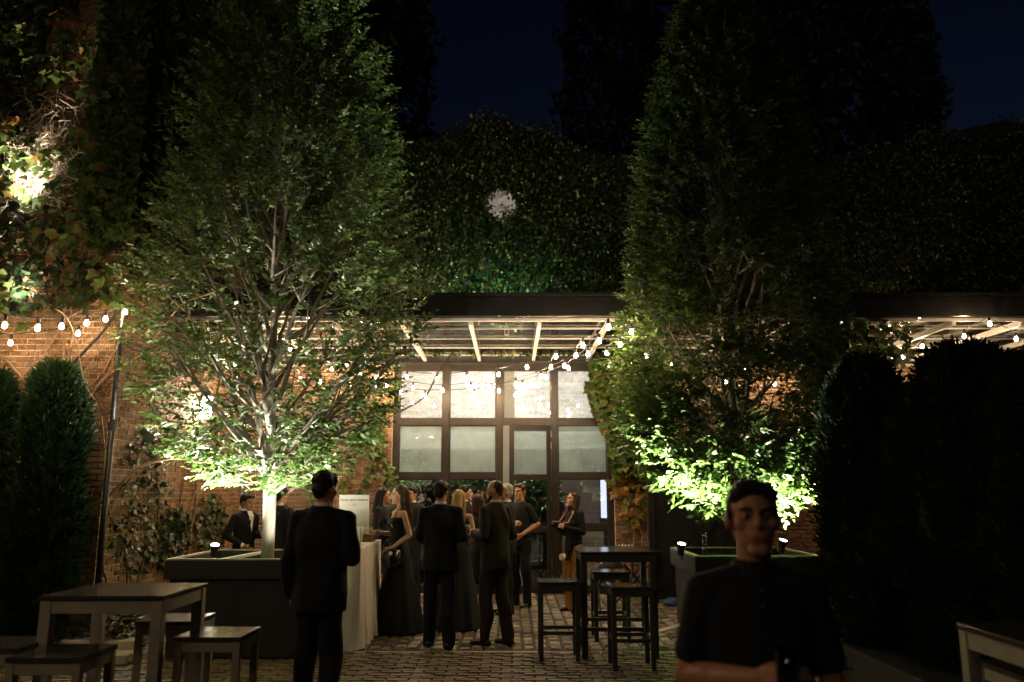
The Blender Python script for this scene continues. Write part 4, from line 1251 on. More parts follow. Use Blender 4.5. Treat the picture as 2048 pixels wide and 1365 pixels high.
# seating chart on the table
SG = empty('seating_chart', (-1.93, 10.18, zt), 'white printed seating chart standing at the end of the cloth table', 'sign', local=True)
SG.rotation_euler = (R(-10), 0, R(20))
def sgp(o): o.parent = SG
sw_, sh_ = .37, .56
sgp(MB().box(-sw_ / 2, sw_ / 2, 0, .008, .01, sh_).build('board', 'paper'))
def text(body, size, x, z, mat, align='CENTER', name='lettering', bold=.0):
    cu = bpy.data.curves.new('t', 'FONT')
    cu.body = body; cu.size = size; cu.align_x = align; cu.extrude = .0006; cu.offset = bold; cu.resolution_u = 2; cu.space_character = 1.12
    o = bpy.data.objects.new('t', cu); COL.objects.link(o)
    bpy.context.view_layer.update()
    me = bpy.data.meshes.new_from_object(o.evaluated_get(bpy.context.evaluated_depsgraph_get()))
    bpy.data.objects.remove(o)
    me.materials.clear(); me.materials.append(MATS[mat])
    q = bpy.data.objects.new(name, me); COL.objects.link(q)
    q.location = (x, -.0022, z); q.rotation_euler = (math.pi / 2, 0, 0)
    q.parent = SG
text('YOUR SEAT AWAITS', .034, 0, .485, 'ink', bold=.0006)
ln = MB()
ln.box(-.035, .035, -.002, -.0008, .445, .449).box(-.03, .03, -.002, -.0008, .428, .432)
for cx_ in (-.125, -.035, .045, .12):
    for k in range(13):
        w_ = .022 + .01 * math.sin(k * 2.3 + cx_ * 50)
        ln.box(cx_ - w_, cx_ + w_, -.002, -.0008, .365 - k * .026, .368 - k * .026)
ln.box(-.0815, -.0795, -.002, -.0008, .05, .38).box(.0835, .0855, -.002, -.0008, .05, .38)
sgp(ln.build('printed_lines', 'ink_grey'))
sgp(MB().bar((0, .02, .3), (0, .12, .0), .02).build('strut', 'black_steel'))
CB = empty('card_box', (-1.72, 10.0, zt), 'dark red wooden card box on the cloth table', 'box')
MB().box(-1.79, -1.66, 9.93, 10.1, zt + .003, zt + .075).build('box_body', 'wood_red', CB, bevel=.004)
MB().box(-1.795, -1.655, 9.925, 10.105, zt + .077, zt + .09).build('box_lid', 'wood_red', CB)
ES = empty('brass_stand', (-1.7, 9.35, zt), 'thin brass card stand at the near end of the cloth table', 'stand')
MB().tube([(-1.71, 9.4, zt + .19), (-1.695, 9.3, zt + .006)], .005, 6).build('stand_rod', 'brass', ES)
MB().tube([(-1.76, 9.4, zt + .19), (-1.775, 9.3, zt + .006)], .005, 6).build('stand_rod', 'brass', ES)
MB().bar((-1.78, 9.31, zt + .03), (-1.69, 9.31, zt + .03), .008).build('ledge', 'brass', ES)
MB().add([(-1.8, 9.325, zt + .036), (-1.68, 9.325, zt + .036), (-1.68, 9.405, zt + .2), (-1.8, 9.405, zt + .2), (-1.8, 9.329, zt + .034), (-1.68, 9.329, zt + .034), (-1.68, 9.409, zt + .198), (-1.8, 9.409, zt + .198)],
         [(0, 1, 2, 3), (7, 6, 5, 4), (0, 4, 5, 1), (1, 5, 6, 2), (2, 6, 7, 3), (3, 7, 4, 0)]).build('card', 'paper', ES)

# music corner by the pier
DJ = empty('equipment_table', (1.95, 12.95, 0), 'small black folding table with crossed legs below the pier ivy', 'table')
MB().box(1.5, 2.3, 12.7, 13.2, .74, .77).build('tabletop', 'black_steel', DJ)
for yy in (12.74, 13.16):
    MB().bar((1.56, yy, .01), (2.24, yy, .735), .025).build('leg', 'black_steel', DJ)
    MB().bar((2.24, yy + .028, .01), (1.56, yy + .028, .735), .025).build('leg', 'black_steel', DJ)
CO = empty('sound_mixer', (1.83, 12.85, .77), 'black sound mixer with two glowing blue white lamps on the folding table', 'mixer')
MB().box(1.6, 2.1, 12.75, 12.98, .772, .84).build('mixer_body', 'black_steel', CO, bevel=.008)
for x in (1245, 1267):
    q = atY(x, 1093, 12.745)
    MB().lathe([(.001, 0), (.022, 0), (.016, .012), (.001, .016)], (q.x, 12.748, .81), 12, (0, -1, 0)).build('led_lamp', 'led_glow', CO)
for k in range(5):
    MB().lathe([(.011, 0), (.009, .02)], (1.65 + k * .05, 12.86, .841), 8).build('knob', 'white_paint', CO)
CH = empty('folding_chair', (1.45, 12.3, 0), 'black folding chair with a bag on it behind the black bar table', 'chair')
MB().box(1.24, 1.66, 12.1, 12.5, .44, .47).build('seat', 'black_steel', CH, bevel=.01)
MB().box(1.24, 1.66, 12.52, 12.55, .62, .86).build('backrest', 'black_steel', CH, bevel=.01)
for x in (1.255, 1.63):
    MB().bar((x, 12.05, 0), (x, 12.535, .9), .022).build('leg', 'black_steel', CH)
    MB().bar((x + .024, 12.6, 0), (x + .024, 12.12, .438), .022).build('leg', 'black_steel', CH)
TP = empty('tripod', (1.72, 12.0, 0), 'small folded black camera tripod on the cobbles behind the bar table', 'tripod')
for a in (0, 2.1, 4.2):
    MB().tube([(1.72 + .2 * math.cos(a), 12.0 + .2 * math.sin(a), .0), (1.72, 12.0, .55)], .011, 6).build('leg', 'black_steel', TP)
MB().tube([(1.72, 12, .5), (1.72, 12, .82)], .014, 7).build('column', 'black_steel', TP)
MB().box(1.68, 1.76, 11.96, 12.04, .82, .86).build('head', 'black_steel', TP)
ST = empty('white_batten', atZ(1318, 1262, 0.0), 'thin white batten leaning against the planter foot', 'batten')
MB().bar(atZ(1318, 1262, .012), (2.0, 9.0, .33), .022, .03).build('stick', 'white_paint', ST)
CL = empty('coiled_cable', (2.1, 9.04, .98), 'springy coiled cable standing on the planter rim', 'cable')
MB().tube([(2.09 + .022 * math.cos(k * .7), 9.04 + .022 * math.sin(k * .7), .99 + k * .0042) for k in range(56)], .0055, 5).build('coil', 'planter_steel', CL)
MB().lathe([(.03, .985), (.03, 1.05), (.02, 1.06)], (2.09, 9.04, 0), 10).build('socket', 'planter_steel', CL)
# things in the room seen through the lower panes, the plants made up
RD = empty('radiator', (1.3, 14.6, 0), 'white slatted radiator behind the low pane next to the photographer', 'radiator')
for k in range(9):
    MB().box(.95, 1.6, 14.5, 14.56, .28 + k * .085, .35 + k * .085).build('slat', 'white_paint', RD)
MB().box(.95, 1.6, 14.562, 14.6, .2, 1.06).build('radiator_back', 'white_paint', RD)
SC = empty('lit_panel', (1.72, 15.6, 0), 'tall narrow blue white lit panel behind the pane right of the photographer', 'lamp')
MB().box(1.68, 1.8, 15.6, 15.63, 1.18, 1.95).build('glowing_face', 'lit_screen', SC)
MB().box(1.66, 1.82, 15.632, 15.67, 0, 1.98).build('backing', 'black_steel', SC)
PS = empty('projection_screen', (1.5, 17.0, 0), 'dim mauve grey screen behind the pane right of the photographer', 'screen')
plain('screen_cloth', (.3, .26, .3), .9, var=.15, scale=2, bmp=0)
MB().box(.95, 2.4, 17.0, 17.03, .9, 2.2).build('screen_cloth', 'screen_cloth', PS)
MB().box(.98, 1.03, 17.035, 17.08, 0, 2.2).box(2.3, 2.35, 17.035, 17.08, 0, 2.2).build('stand', 'black_steel', PS)
FA = empty('flower_arrangement', (-1.35, 15.0, 0), 'round arrangement of dark foliage and pale blossoms behind the panes', 'flowers')
MB().lathe([(.16, 0), (.16, .03), (.04, .06), (.035, 1.1), (.1, 1.2), (.09, 1.3)], (-1.35, 15.0, 0), 12).build('pedestal', 'black_steel', FA)
for (nm, n, r_, mt, s0, s1) in (('foliage', 900, .3, 'dark_ivy', .07, .12), ('blossoms', 130, .33, 'blossom', .05, .08)):
    q = norm(rng.normal(0, 1, (n, 3)))
    P = np.array([-1.35, 15.0, 1.52]) + q * r_ * rng.uniform(.7, 1, n)[:, None] * np.array([1, 1, 1.1])
    link(nm, leaves_mesh(nm, P, bases(norm(q + rng.normal(0, .5, (n, 3))), norm(rng.normal(0, 1, (n, 3)))), rng.uniform(s0, s1, n), IVY_V, IVY_T), mt, FA)['kind'] = 'stuff'
for (x, y, h, lab) in ((.5, 15.4, 2.15, 'made-up plant standing in for reflected trees behind the glass door'), (-.75, 15.6, 2.0, 'made-up plant standing in for reflected trees behind the heads of the guests'), (-1.75, 15.7, 2.1, 'made-up plant standing in for reflected trees behind the pane next to the brick')):
    t = empty('reflection_plant', (x, y, 0), lab, 'plant')  # made-up plants imitate the green tree reflection in the lower panes
    MB().lathe([(.15, 0), (.2, .35), (.22, .36), (.2, .38), (.18, .34)], (x, y, 0), 14).build('pot', 'black_steel', t)
    MB().tube([(x, y, .3), (x + .03, y, 1.0), (x, y, h - .3)], [.02, .018, .01], 6).build('stem', 'bark_brown', t)
    n = 900
    q = norm(rng.normal(0, 1, (n, 3))); P = np.array([x, y, (h + .8) / 2]) + q * np.array([.42, .35, (h - .8) / 2]) * (rng.random(n) ** .5)[:, None]
    link('foliage', leaves_mesh('foliage', P, bases(norm(q + [0, 0, -.2] + rng.normal(0, .5, (n, 3))), norm(rng.normal(0, .6, (n, 3)) + [0, -.3, 1])), rng.uniform(.1, .18, n), LEAF_V, LEAF_T), 'vine_leaf' if False else 'hornbeam_leaf', t)['kind'] = 'stuff'

# ================================================================== PEOPLE
_bm = bmesh.new(); bmesh.ops.create_icosphere(_bm, subdivisions=2, radius=1)
ICO_V = np.array([v.co[:] for v in _bm.verts]); ICO_F = [tuple(v.index for v in f.verts) for f in _bm.faces]; _bm.free()
class Blob:
    def __init__(s): s.mb = MB()
    def cap(s, a, ra, b, rb, flat=None):
        a, b = np.array(a, float), np.array(b, float)
        d = b - a; L = np.linalg.norm(d); d = d / max(L, 1e-9)
        k = (ICO_V @ d) > 0
        v = np.where(k[:, None], b + ICO_V * rb, a + ICO_V * ra)
        s.mb.add(v, ICO_F); return s
    def ell(s, c, r, rot=None):
        v = ICO_V * np.array(r)
        if rot is not None: v = v @ np.array(rot.to_3x3().transposed())
        s.mb.add(v + np.array(c), ICO_F); return s
    def loft(s, secs, n=28, fold=0, fk=9, ph=0):
        """secs: (z, cx, cy, rx, ry[, fold factor])"""
        V, Fc = [], []
        for q in secs:
            z, cx, cy, rx, ry = q[:5]; ff = q[5] if len(q) > 5 else 0
            for k in range(n):
                a = 2 * math.pi * k / n
                w = 1 + fold * ff * (math.sin(fk * a + ph) + .5 * math.sin((fk + 4) * a + 2 * ph))
                V.append((cx + rx * w * math.cos(a), cy + ry * w * math.sin(a), z))
        for i in range(len(secs) - 1):
            for k in range(n):
                Fc.append((i * n + k, i * n + (k + 1) % n, (i + 1) * n + (k + 1) % n, (i + 1) * n + k))
        up_ = secs[-1][0] > secs[0][0]
        Fc.append(tuple(reversed(range(n)))); Fc.append(tuple(range((len(secs) - 1) * n, len(secs) * n)))
        if not up_: Fc = [tuple(reversed(f)) for f in Fc]
        s.mb.add(V, Fc); return s
    def mesh(s, voxel, smooth=4, amp=0.0, freq=9.0, seed=0):
        me = s.mb.mesh('blob')
        o = bpy.data.objects.new('tmp', me); COL.objects.link(o)
        m = o.modifiers.new('r', 'REMESH'); m.mode = 'VOXEL'; m.voxel_size = voxel; m.use_smooth_shade = True
        if smooth:
            q = o.modifiers.new('s', 'SMOOTH'); q.factor = .5; q.iterations = smooth
        dg = bpy.context.evaluated_depsgraph_get()
        out = bpy.data.meshes.new_from_object(o.evaluated_get(dg))
        bpy.data.objects.remove(o); bpy.data.meshes.remove(me)
        if amp:
            nv = len(out.vertices)
            co = np.empty(nv * 3, np.float32); out.vertices.foreach_get('co', co); co = co.reshape(-1, 3)
            no = np.empty(nv * 3, np.float32); out.vertices.foreach_get('normal', no); no = no.reshape(-1, 3)
            dsp = np.array([noise.noise((p[0] * freq + seed, p[1] * freq, p[2] * freq * .55)) for p in co])
            co = co + no * (dsp * amp)[:, None]
            out.vertices.foreach_set('co', co.astype(np.float32).ravel()); out.update()
        out.shade_smooth()
        return out

def arm_pose(kind, s, sh):
    x = sh
    P = {
        'down': ((.055, .03, 1.14), (.05, -.05, .90)),
        'hold': ((.06, .05, 1.15), (-.07, -.22, 1.17)),
        'waist': ((.1, .08, 1.17), (-.03, -.14, 1.02)),
        'fold': ((.06, -.06, 1.17), (-.2, -.2, 1.18)),
        'drink': ((.07, -.05, 1.16), (-.08, -.2, 1.38)),
        'bag': ((.06, .06, 1.15), (.02, -.16, 1.0)),
        'cam': ((.045, .0, 1.16), (-.07, -.27, 1.24)),
        'glass': ((.06, .02, 1.16), (-.13, -.21, 1.2)),
        'front': ((.05, -.0, 1.16), (-.1, -.2, 1.0)),
    }
    e, w = P[kind]
    return Vector((s * (x + e[0]), e[1], e[2])), Vector((s * (x + w[0]), w[1], w[2]))

def person(x, Y, H, yaw, label, outfit, top, bottom=None, skin='skin_light', hair='short', haircol='hair_black', arms=('down', 'down'),
           female=False, head=(0, 0), voxel=.0095, face=True, fat=1.0, lean=0.0, stride=0.0, shirt='shirt_white', pocket=None):
    s = H / 1.75
    t = empty('person', (x, Y, 0), label, 'person', rz=R(yaw), local=True)
    t.scale = (s, s, s)
    def kid(name, me, mat, parent=t):
        o = bpy.data.objects.new(name, me); COL.objects.link(o)
        if len(me.materials) == 0:
            for m_ in (mat if isinstance(mat, (list, tuple)) else [mat]): me.materials.append(MATS[m_])
        o.parent = parent
        return o
    sh = .165 if female else (.157 if outfit in ('polo', 'tee') else .182)
    hipx = .085
    ft = fat
    # ---- joints
    shL, shR = Vector((sh, .0, 1.415)), Vector((-sh, .0, 1.415))
    eL, wL = arm_pose(arms[0], 1, sh); eR, wR = arm_pose(arms[1], -1, sh)
    kx = .1
    ank = [Vector((kx + .01, .03 - stride, .085)), Vector((-kx - .01, .03 + stride, .085))]
    knee = [Vector((kx, -.015 - stride * .55, .5)), Vector((-kx, -.015 + stride * .55, .5))]
    hips = [Vector((hipx, 0, .93)), Vector((-hipx, 0, .93))]
    # ---- body
    b = Blob()
    b.ell((0, .0, 1.3), (.145 * (1 if not female else .9), .098 * ft, .19)).ell((0, 0, 1.1), (.125 * (.9 if female else 1), .088 * ft, .17)).ell((0, .01, .96), (.148, .1 * ft, .12))
    b.cap((-sh + .03, .0, 1.405), .046, (sh - .03, .0, 1.405), .046)
    if female: b.ell((.065, -.075, 1.28), (.058, .055, .06)).ell((-.065, -.075, 1.28), (.058, .055, .06))
    b.cap((0, .02, 1.42), .056 if not female else .046, (0, .0, 1.57), .052 if not female else .043)
    for S_, E_, W_, sg in ((shL, eL, wL, 1), (shR, eR, wR, -1)):
        k = .85 if female else 1
        b.cap(S_ + Vector((-sg * .006, 0, -.012)), .046 * k, E_, .039 * k).cap(E_, .04 * k, E_ + (W_ - E_) * .35, .041 * k).cap(E_ + (W_ - E_) * .35, .041 * k, W_, .027 * k)
        d = (W_ - E_).normalized()
        inn = Vector((-sg, -.25, 0)); inn = (inn - d * inn.dot(d)).normalized()      # palm faces the body
        sd = d.cross(inn).normalized()
        pc = W_ + d * .045
        for q in (-.028, -.01, .01, .028):
            b.cap(W_ + sd * q * .6, .017, W_ + d * .085 + sd * q, .014)
        lens_ = (.068, .08, .075, .058)
        top_is = 1 if sd.z < 0 else -1
        for j, q in enumerate((-.031, -.0105, .0105, .031)):
            base = W_ + d * .088 + sd * q * top_is
            curl = .75 if arms[0 if sg > 0 else 1] in ('down',) else 1.5
            L_ = lens_[j]
            m1 = base + (d * math.cos(curl * .45) + inn * math.sin(curl * .45)) * L_ * .5
            m2 = m1 + (d * math.cos(curl) + inn * math.sin(curl)) * L_ * .5
            b.cap(base, .0095, m1, .009).cap(m1, .009, m2, .0075)
        tb = W_ + d * .025 - sd * .024 * top_is * -1 * -1
        tb = W_ + d * .025 + sd * (-.03) * top_is
        tm = tb + (d * .7 + inn * .7 - sd * top_is * .35).normalized() * .036
        te = tm + (d * .8 + inn * .6).normalized() * .03
        b.cap(W_ + d * .01, .016, tb, .014).cap(tb, .013, tm, .011).cap(tm, .011, te, .009)
    for i in (0, 1):
        b.cap(hips[i], .083 * ft, knee[i], .053).cap(knee[i], .053, knee[i] + (ank[i] - knee[i]) * .35 + Vector((0, .015, 0)), .052)
        b.cap(knee[i] + (ank[i] - knee[i]) * .35 + Vector((0, .015, 0)), .052, ank[i], .034)
        b.cap(ank[i] + Vector((0, .02, -.045)), .033, ank[i] + Vector((.012 * (1 - 2 * i), -.15, -.055)), .027)
    # head
    HC = Vector((0, -.012, 1.632))
    HR = Matrix.Rotation(R(head[0]), 4, 'Z') @ Matrix.Rotation(R(head[1]), 4, 'X')
    def hp(p): return HC + HR @ Vector(p)
    fk = .94 if female else 1.0
    b.ell(hp((0, .012, .03)), (.074 * fk, .094, .086), HR).ell(hp((0, -.03, -.045)), (.058 * fk, .06, .07), HR)
    b.ell(hp((0, .03, -.03)), (.062 * fk, .062, .07), HR)
    b.cap(hp((-.012, -.07, -.098)), .02, hp((.012, -.07, -.098)), .02)
    b.cap(hp((0, -.084, .018)), .009, hp((0, -.103, -.022)), .0125)
    b.cap(hp((-.034, -.073, .022)), .013, hp((.034, -.073, .022)), .013)
    b.cap(hp((-.017, -.083, -.056)), .0085, hp((.017, -.083, -.056)), .0085).cap(hp((-.013, -.082, -.067)), .009, hp((.013, -.082, -.067)), .009)
    b.ell(hp((.042, -.052, -.018)), (.024, .026, .026), HR).ell(hp((-.042, -.052, -.018)), (.024, .026, .026), HR)
    for q in (-1, 1): b.ell(hp((q * .076 * fk, .012, -.008)), (.011, .02, .032), HR)
    bme = b.mesh(voxel, 3)
    nv = len(bme.vertices)
    co = np.empty(nv * 3, np.float32); bme.vertices.foreach_get('co', co); co = co.reshape(-1, 3)
    HRi = np.array(HR.to_3x3()); lc = (co - np.array(HC)) @ HRi
    push = np.zeros(nv)
    for q in (-1, 1):
        dd = ((lc[:, 0] - q * .031) / .017) ** 2 + ((lc[:, 2] - .002) / .012) ** 2
        push += np.where(lc[:, 1] < -.03, .0095 * np.exp(-dd), 0)
    dd = (lc[:, 0] / .03) ** 2 + ((lc[:, 2] + .083) / .009) ** 2
    push += np.where(lc[:, 1] < -.03, .005 * np.exp(-dd), 0)
    co = co + (np.array([0, 1, 0]) @ HRi.T)[None] * push[:, None]
    bme.vertices.foreach_set('co', co.astype(np.float32).ravel()); bme.update()
    bme.materials.append(MATS[skin]); bme.materials.append(MATS['lips'])
    if face:
        pc_ = np.empty(len(bme.polygons) * 3, np.float32); bme.polygons.foreach_get('center', pc_); pc_ = (pc_.reshape(-1, 3) - np.array(HC)) @ HRi
        lp_ = (np.abs(pc_[:, 0]) < .02) & (np.abs(pc_[:, 2] + .061) < .007) & (pc_[:, 1] < -.08)
        mi = np.where(lp_, 1, 0).astype(np.int32)
        bme.polygons.foreach_set('material_index', mi)
    bme.shade_smooth()
    body = kid('body', bme, skin)
    if face:
        for q in (-1, 1):
            eb = MB(); c_ = hp((q * .031, -.0675, .002)); 
            eb.add(ICO_V * .0115 + np.array(c_), ICO_F)
            eo = kid('eye', eb.mesh('eye'), 'eye_white', body)
            ir = MB(); fw = (HR.to_3x3() @ Vector((0, -1, 0)))
            ir.add(ICO_V * .0068 + np.array(c_ + fw * .006), ICO_F)
            kid('iris', ir.mesh('iris'), 'eye_dark', body)
            bw_ = Blob(); bw_.cap(hp((q * .016, -.087, .021)), .0042, hp((q * .034, -.0845, .026)), .0048).cap(hp((q * .034, -.0845, .026)), .0048, hp((q * .05, -.073, .022)), .003)
            kid('eyebrow', bw_.mb.mesh('eyebrow'), haircol if hair != 'bald' else 'hair_brown', body)
    # ---- hair
    if hair:
        h = Blob()
        if hair in ('short', 'long', 'bob', 'grey'):
            h.ell(hp((0, .026, .052)), (.083 * fk, .094, .08), HR).ell(hp((0, .062, .0)), (.068 * fk, .052, .075), HR)
            h.cap(hp((-.062 * fk, -.02, .062)), .027, hp((.062 * fk, -.02, .062)), .027)
            for q in (-1, 1): h.ell(hp((q * .07 * fk, .008, .03)), (.014, .036, .04), HR)
        if hair == 'short':
            h.cap(hp((-.03, -.05, .09)), .028, hp((.035, -.055, .09)), .026)
            h.ell(hp((.0, .05, -.05)), (.05, .035, .04), HR)
        if hair == 'bald':
            h.ell(hp((0, .036, .034)), (.0775, .076, .083), HR).ell(hp((0, .05, -.02)), (.06, .05, .06), HR)
            # close beard
            h.cap(hp((-.05, -.035, -.07)), .022, hp((-.012, -.082, -.1)), .018).cap(hp((.05, -.035, -.07)), .022, hp((.012, -.082, -.1)), .018)
            h.cap(hp((-.012, -.082, -.1)), .018, hp((.012, -.082, -.1)), .018)
        if hair == 'crop':
            h.ell(hp((0, .021, .048)), (.0795, .09, .078), HR).ell(hp((0, .055, .0)), (.066, .05, .07), HR)
            h.cap(hp((-.05, -.03, .068)), .027, hp((.05, -.03, .068)), .027).cap(hp((-.032, -.046, .082)), .03, hp((.032, -.046, .082)), .03)
            for q in (-1, 1): h.ell(hp((q * .07, .006, .02)), (.011, .03, .036), HR)
        if hair == 'long':
            h.cap(hp((0, .07, .02)), .07, (0, .1, 1.42), .075).cap((0, .1, 1.42), .075, (0, .115, 1.24), .05)
            for q in (-1, 1):
                h.cap(hp((q * .066, .02, .03)), .028, hp((q * .078, .035, -.12)), .03).cap(hp((q * .078, .035, -.12)), .03, (q * .085, .06, 1.38), .03).cap((q * .085, .06, 1.38), .03, (q * .07, .09, 1.27), .02)
        if hair == 'bob':
            h.cap(hp((0, .06, .0)), .07, hp((0, .065, -.13)), .06)
            for q in (-1, 1): h.cap(hp((q * .068, .008, .03)), .027, hp((q * .074, .01, -.14)), .03)
        kid('hair', h.mesh(.0075, 2, .003 if hair in ('crop', 'bald') else .007, 42 if hair != 'long' else 30, 3), haircol)
    # ---- clothes
    def sleeve(bl, S_, E_, W_, r, cut=1.0):
        if cut > .5:
            bl.cap(S_ + Vector((0, 0, -.005)), r[0], E_, r[1]).cap(E_, r[1], E_ + (W_ - E_) * (cut * .97), r[2])
        else:
            bl.cap(S_ + Vector((0, 0, -.005)), r[0], S_ + (E_ - S_) * cut * 2, r[1])
    if outfit in ('suit', 'coat'):
        j = Blob()
        hem = .8
        j.loft([(hem, 0, .005, .185 * ft, .135 * ft), (.92, 0, .005, .186 * ft, .135 * ft), (1.04, 0, 0, .17 * ft, .125 * ft), (1.16, 0, 0, .168 * ft, .12 * ft), (1.28, 0, 0, .19 * ft, .125 * ft),
                (1.37, 0, 0, .195, .118), (1.425, 0, .0, .165, .098), (1.47, 0, .012, .1, .08), (1.51, 0, .018, .068, .068)], 30)
        j.cap((-sh, 0, 1.415), .062, (0, .012, 1.468), .048).cap((sh, 0, 1.415), .062, (0, .012, 1.468), .048)
        for S_, E_, W_ in ((shL, eL, wL), (shR, eR, wR)): sleeve(j, S_, E_, W_, (.069, .057, .044))
        kid('jacket', j.mesh(.011, 2, .02, 9, x * 7), top)
        c = Blob(); c.loft([(1.475, 0, .012, .067, .066), (1.5, 0, .014, .064, .063), (1.535, 0, .012, .06, .06)], 22)
        kid('shirt_collar', c.mb.mesh('shirt_collar'), shirt)
        v = MB(); v.add([(-.045, -.118, 1.43), (.045, -.118, 1.43), (.0, -.139, 1.2), (-.045, -.075, 1.5), (.045, -.075, 1.5)], [(0, 2, 1), (3, 0, 1, 4)])
        kid('shirt_front', v.mesh('shirt_front'), shirt)
        for W_, E_ in ((wL, eL), (wR, eR)):
            d = (W_ - E_).normalized()
            kid('shirt_cuff', MB().tube([W_ - d * .035, W_ + d * .006], [.037, .036], 12).mesh('cuff'), shirt)
    if outfit in ('polo', 'tee', 'knit'):
        j = Blob()
        w_ = .9 if female else 1
        j.loft([(.86, 0, .0, .165 * w_, .122 * ft), (1.0, 0, 0, .16 * w_, .12 * ft), (1.14, 0, 0, .152 * w_, .112 * ft), (1.28, 0, 0, .165 * w_, .118 * ft), (1.37, 0, 0, .162 * w_, .106), (1.42, 0, .0, .145 * w_, .088), (1.465, 0, .014, .075, .07)], 30)
        if female: j.ell((.065, -.078, 1.28), (.062, .055, .065)).ell((-.065, -.078, 1.28), (.062, .055, .065))
        if outfit == 'knit': j.loft([(1.46, 0, .016, .062, .062), (1.53, 0, .006, .055, .056)], 20)
        j.cap((-sh + .01, 0, 1.412), .06, (0, .01, 1.458), .054).cap((sh - .01, 0, 1.412), .06, (0, .01, 1.458), .054)
        for S_, E_, W_ in ((shL, eL, wL), (shR, eR, wR)):
            sleeve(j, S_, E_, W_, (.062, .05, .038), .98) if outfit == 'knit' else sleeve(j, S_, E_, W_, (.06, .06, .06), .36)
        kid('shirt', j.mesh(.0095, 3, .01, 9, x * 5 + 2), top)
        if outfit == 'polo':
            c = Blob()
            c.loft([(1.455, 0, .012, .08, .078), (1.48, 0, .016, .071, .071), (1.505, 0, .022, .063, .062)], 24)
            cm = c.mb.mesh('collar'); kid('collar', cm, top)
            kid('placket', MB().box(-.014, .014, -.124, -.112, 1.33, 1.455).mesh('placket'), top)
            for zz in (1.43, 1.38): kid('button', MB().lathe([(.006, 0), (.006, .003)], (0, -.124, zz), 10, (0, -1, 0)).mesh('button'), 'ink')
    if outfit in ('suit', 'polo', 'tee', 'knit') or bottom:
        p = Blob()
        wide = 1.25 if outfit == 'knit' else 1.0
        p.ell((0, .006, .95), (.158 * ft * (.95 if female else 1), .115 * ft, .13))
        for i in (0, 1):
            a = ank[i] + Vector((0, -.01, -.03))
            cf = knee[i] + (ank[i] - knee[i]) * .4 + Vector((0, .014, 0))
            p.cap(hips[i] + Vector((0, 0, -.03)), .1 * ft, knee[i], .078 * wide).cap(knee[i], .078 * wide, cf, .077 * wide).cap(cf, .077 * wide, a, .066 * wide)
        kid('trousers', p.mesh(.012, 2, .022, 9, x * 3 + 1), bottom or top)
        kid('belt', Blob().loft([(.995, 0, .004, .151 * ft, .113 * ft), (1.03, 0, .004, .149 * ft, .111 * ft)], 26).mb.mesh('belt'), 'shoe_leather')
    if outfit == 'gown':
        g_ = Blob()
        fl = .33
        g_.loft([(.012, 0, .03, fl, fl * .95, 1), (.25, 0, .025, fl * .86, fl * .82, .9), (.5, 0, .02, fl * .72, fl * .66, .6), (.75, 0, .015, .185, .155, .25), (.95, 0, .01, .165, .128, .05),
                 (1.08, 0, 0, .128, .1), (1.18, 0, -.005, .133, .105), (1.28, 0, -.01, .15, .118), (1.36, 0, -.002, .142, .098)], 40, .05, 9, x * 4)
        g_.ell((.065, -.075, 1.28), (.062, .056, .064)).ell((-.065, -.075, 1.28), (.062, .056, .064))
        kid('gown', g_.mesh(.011, 2, .006, 7, x), top)
        for q in (-1, 1): kid('strap', MB().tube([(q * .085, -.1, 1.34), (q * .1, -.06, 1.45), (q * .1, .03, 1.468), (q * .08, .1, 1.36)], .006, 5).mesh('strap'), top)
    if outfit == 'dress':
        g_ = Blob()
        g_.loft([(.52, 0, .01, .2, .165, 1), (.7, 0, .01, .186, .15, .6), (.95, 0, .01, .168, .13, .1), (1.08, 0, 0, .132, .105), (1.18, 0, -.003, .138, .108), (1.28, 0, -.006, .156, .118), (1.38, 0, 0, .162, .1), (1.44, 0, .0, .14, .078), (1.47, 0, .014, .08, .065)], 36, .04, 8, x)
        g_.ell((.065, -.075, 1.28), (.062, .056, .064)).ell((-.065, -.075, 1.28), (.062, .056, .064))
        g_.cap((-sh, 0, 1.425), .053, (0, .01, 1.45), .044).cap((sh, 0, 1.425), .053, (0, .01, 1.45), .044)
        for S_, E_, W_ in ((shL, eL, wL), (shR, eR, wR)): sleeve(g_, S_, E_, W_, (.055, .046, .036), .95)
        kid('dress', g_.mesh(.011, 2, .008, 8, x), top)
    for i in (0, 1):
        sgn = 1 - 2 * i
        f_ = Blob()
        a = ank[i]
        f_.cap(a + Vector((0, .035, -.045)), .04, a + Vector((.012 * sgn, -.1, -.052)), .036).cap(a + Vector((.012 * sgn, -.1, -.052)), .036, a + Vector((.014 * sgn, -.175, -.06)), .028)
        sm = f_.mesh(.01, 2)
        zz = np.empty(len(sm.vertices) * 3, np.float32); sm.vertices.foreach_get('co', zz); zz = zz.reshape(-1, 3); zz[:, 2] = np.maximum(zz[:, 2], .004); sm.vertices.foreach_set('co', zz.ravel())
        kid('shoe', sm, 'shoe_leather')
    return t
def wp(t, p):
    """point in a person's own frame -> world"""
    return Matrix.Translation(t.location) @ Matrix.Rotation(t.rotation_euler[2], 4, 'Z') @ Matrix.Scale(t.scale[0], 4) @ Vector(p)

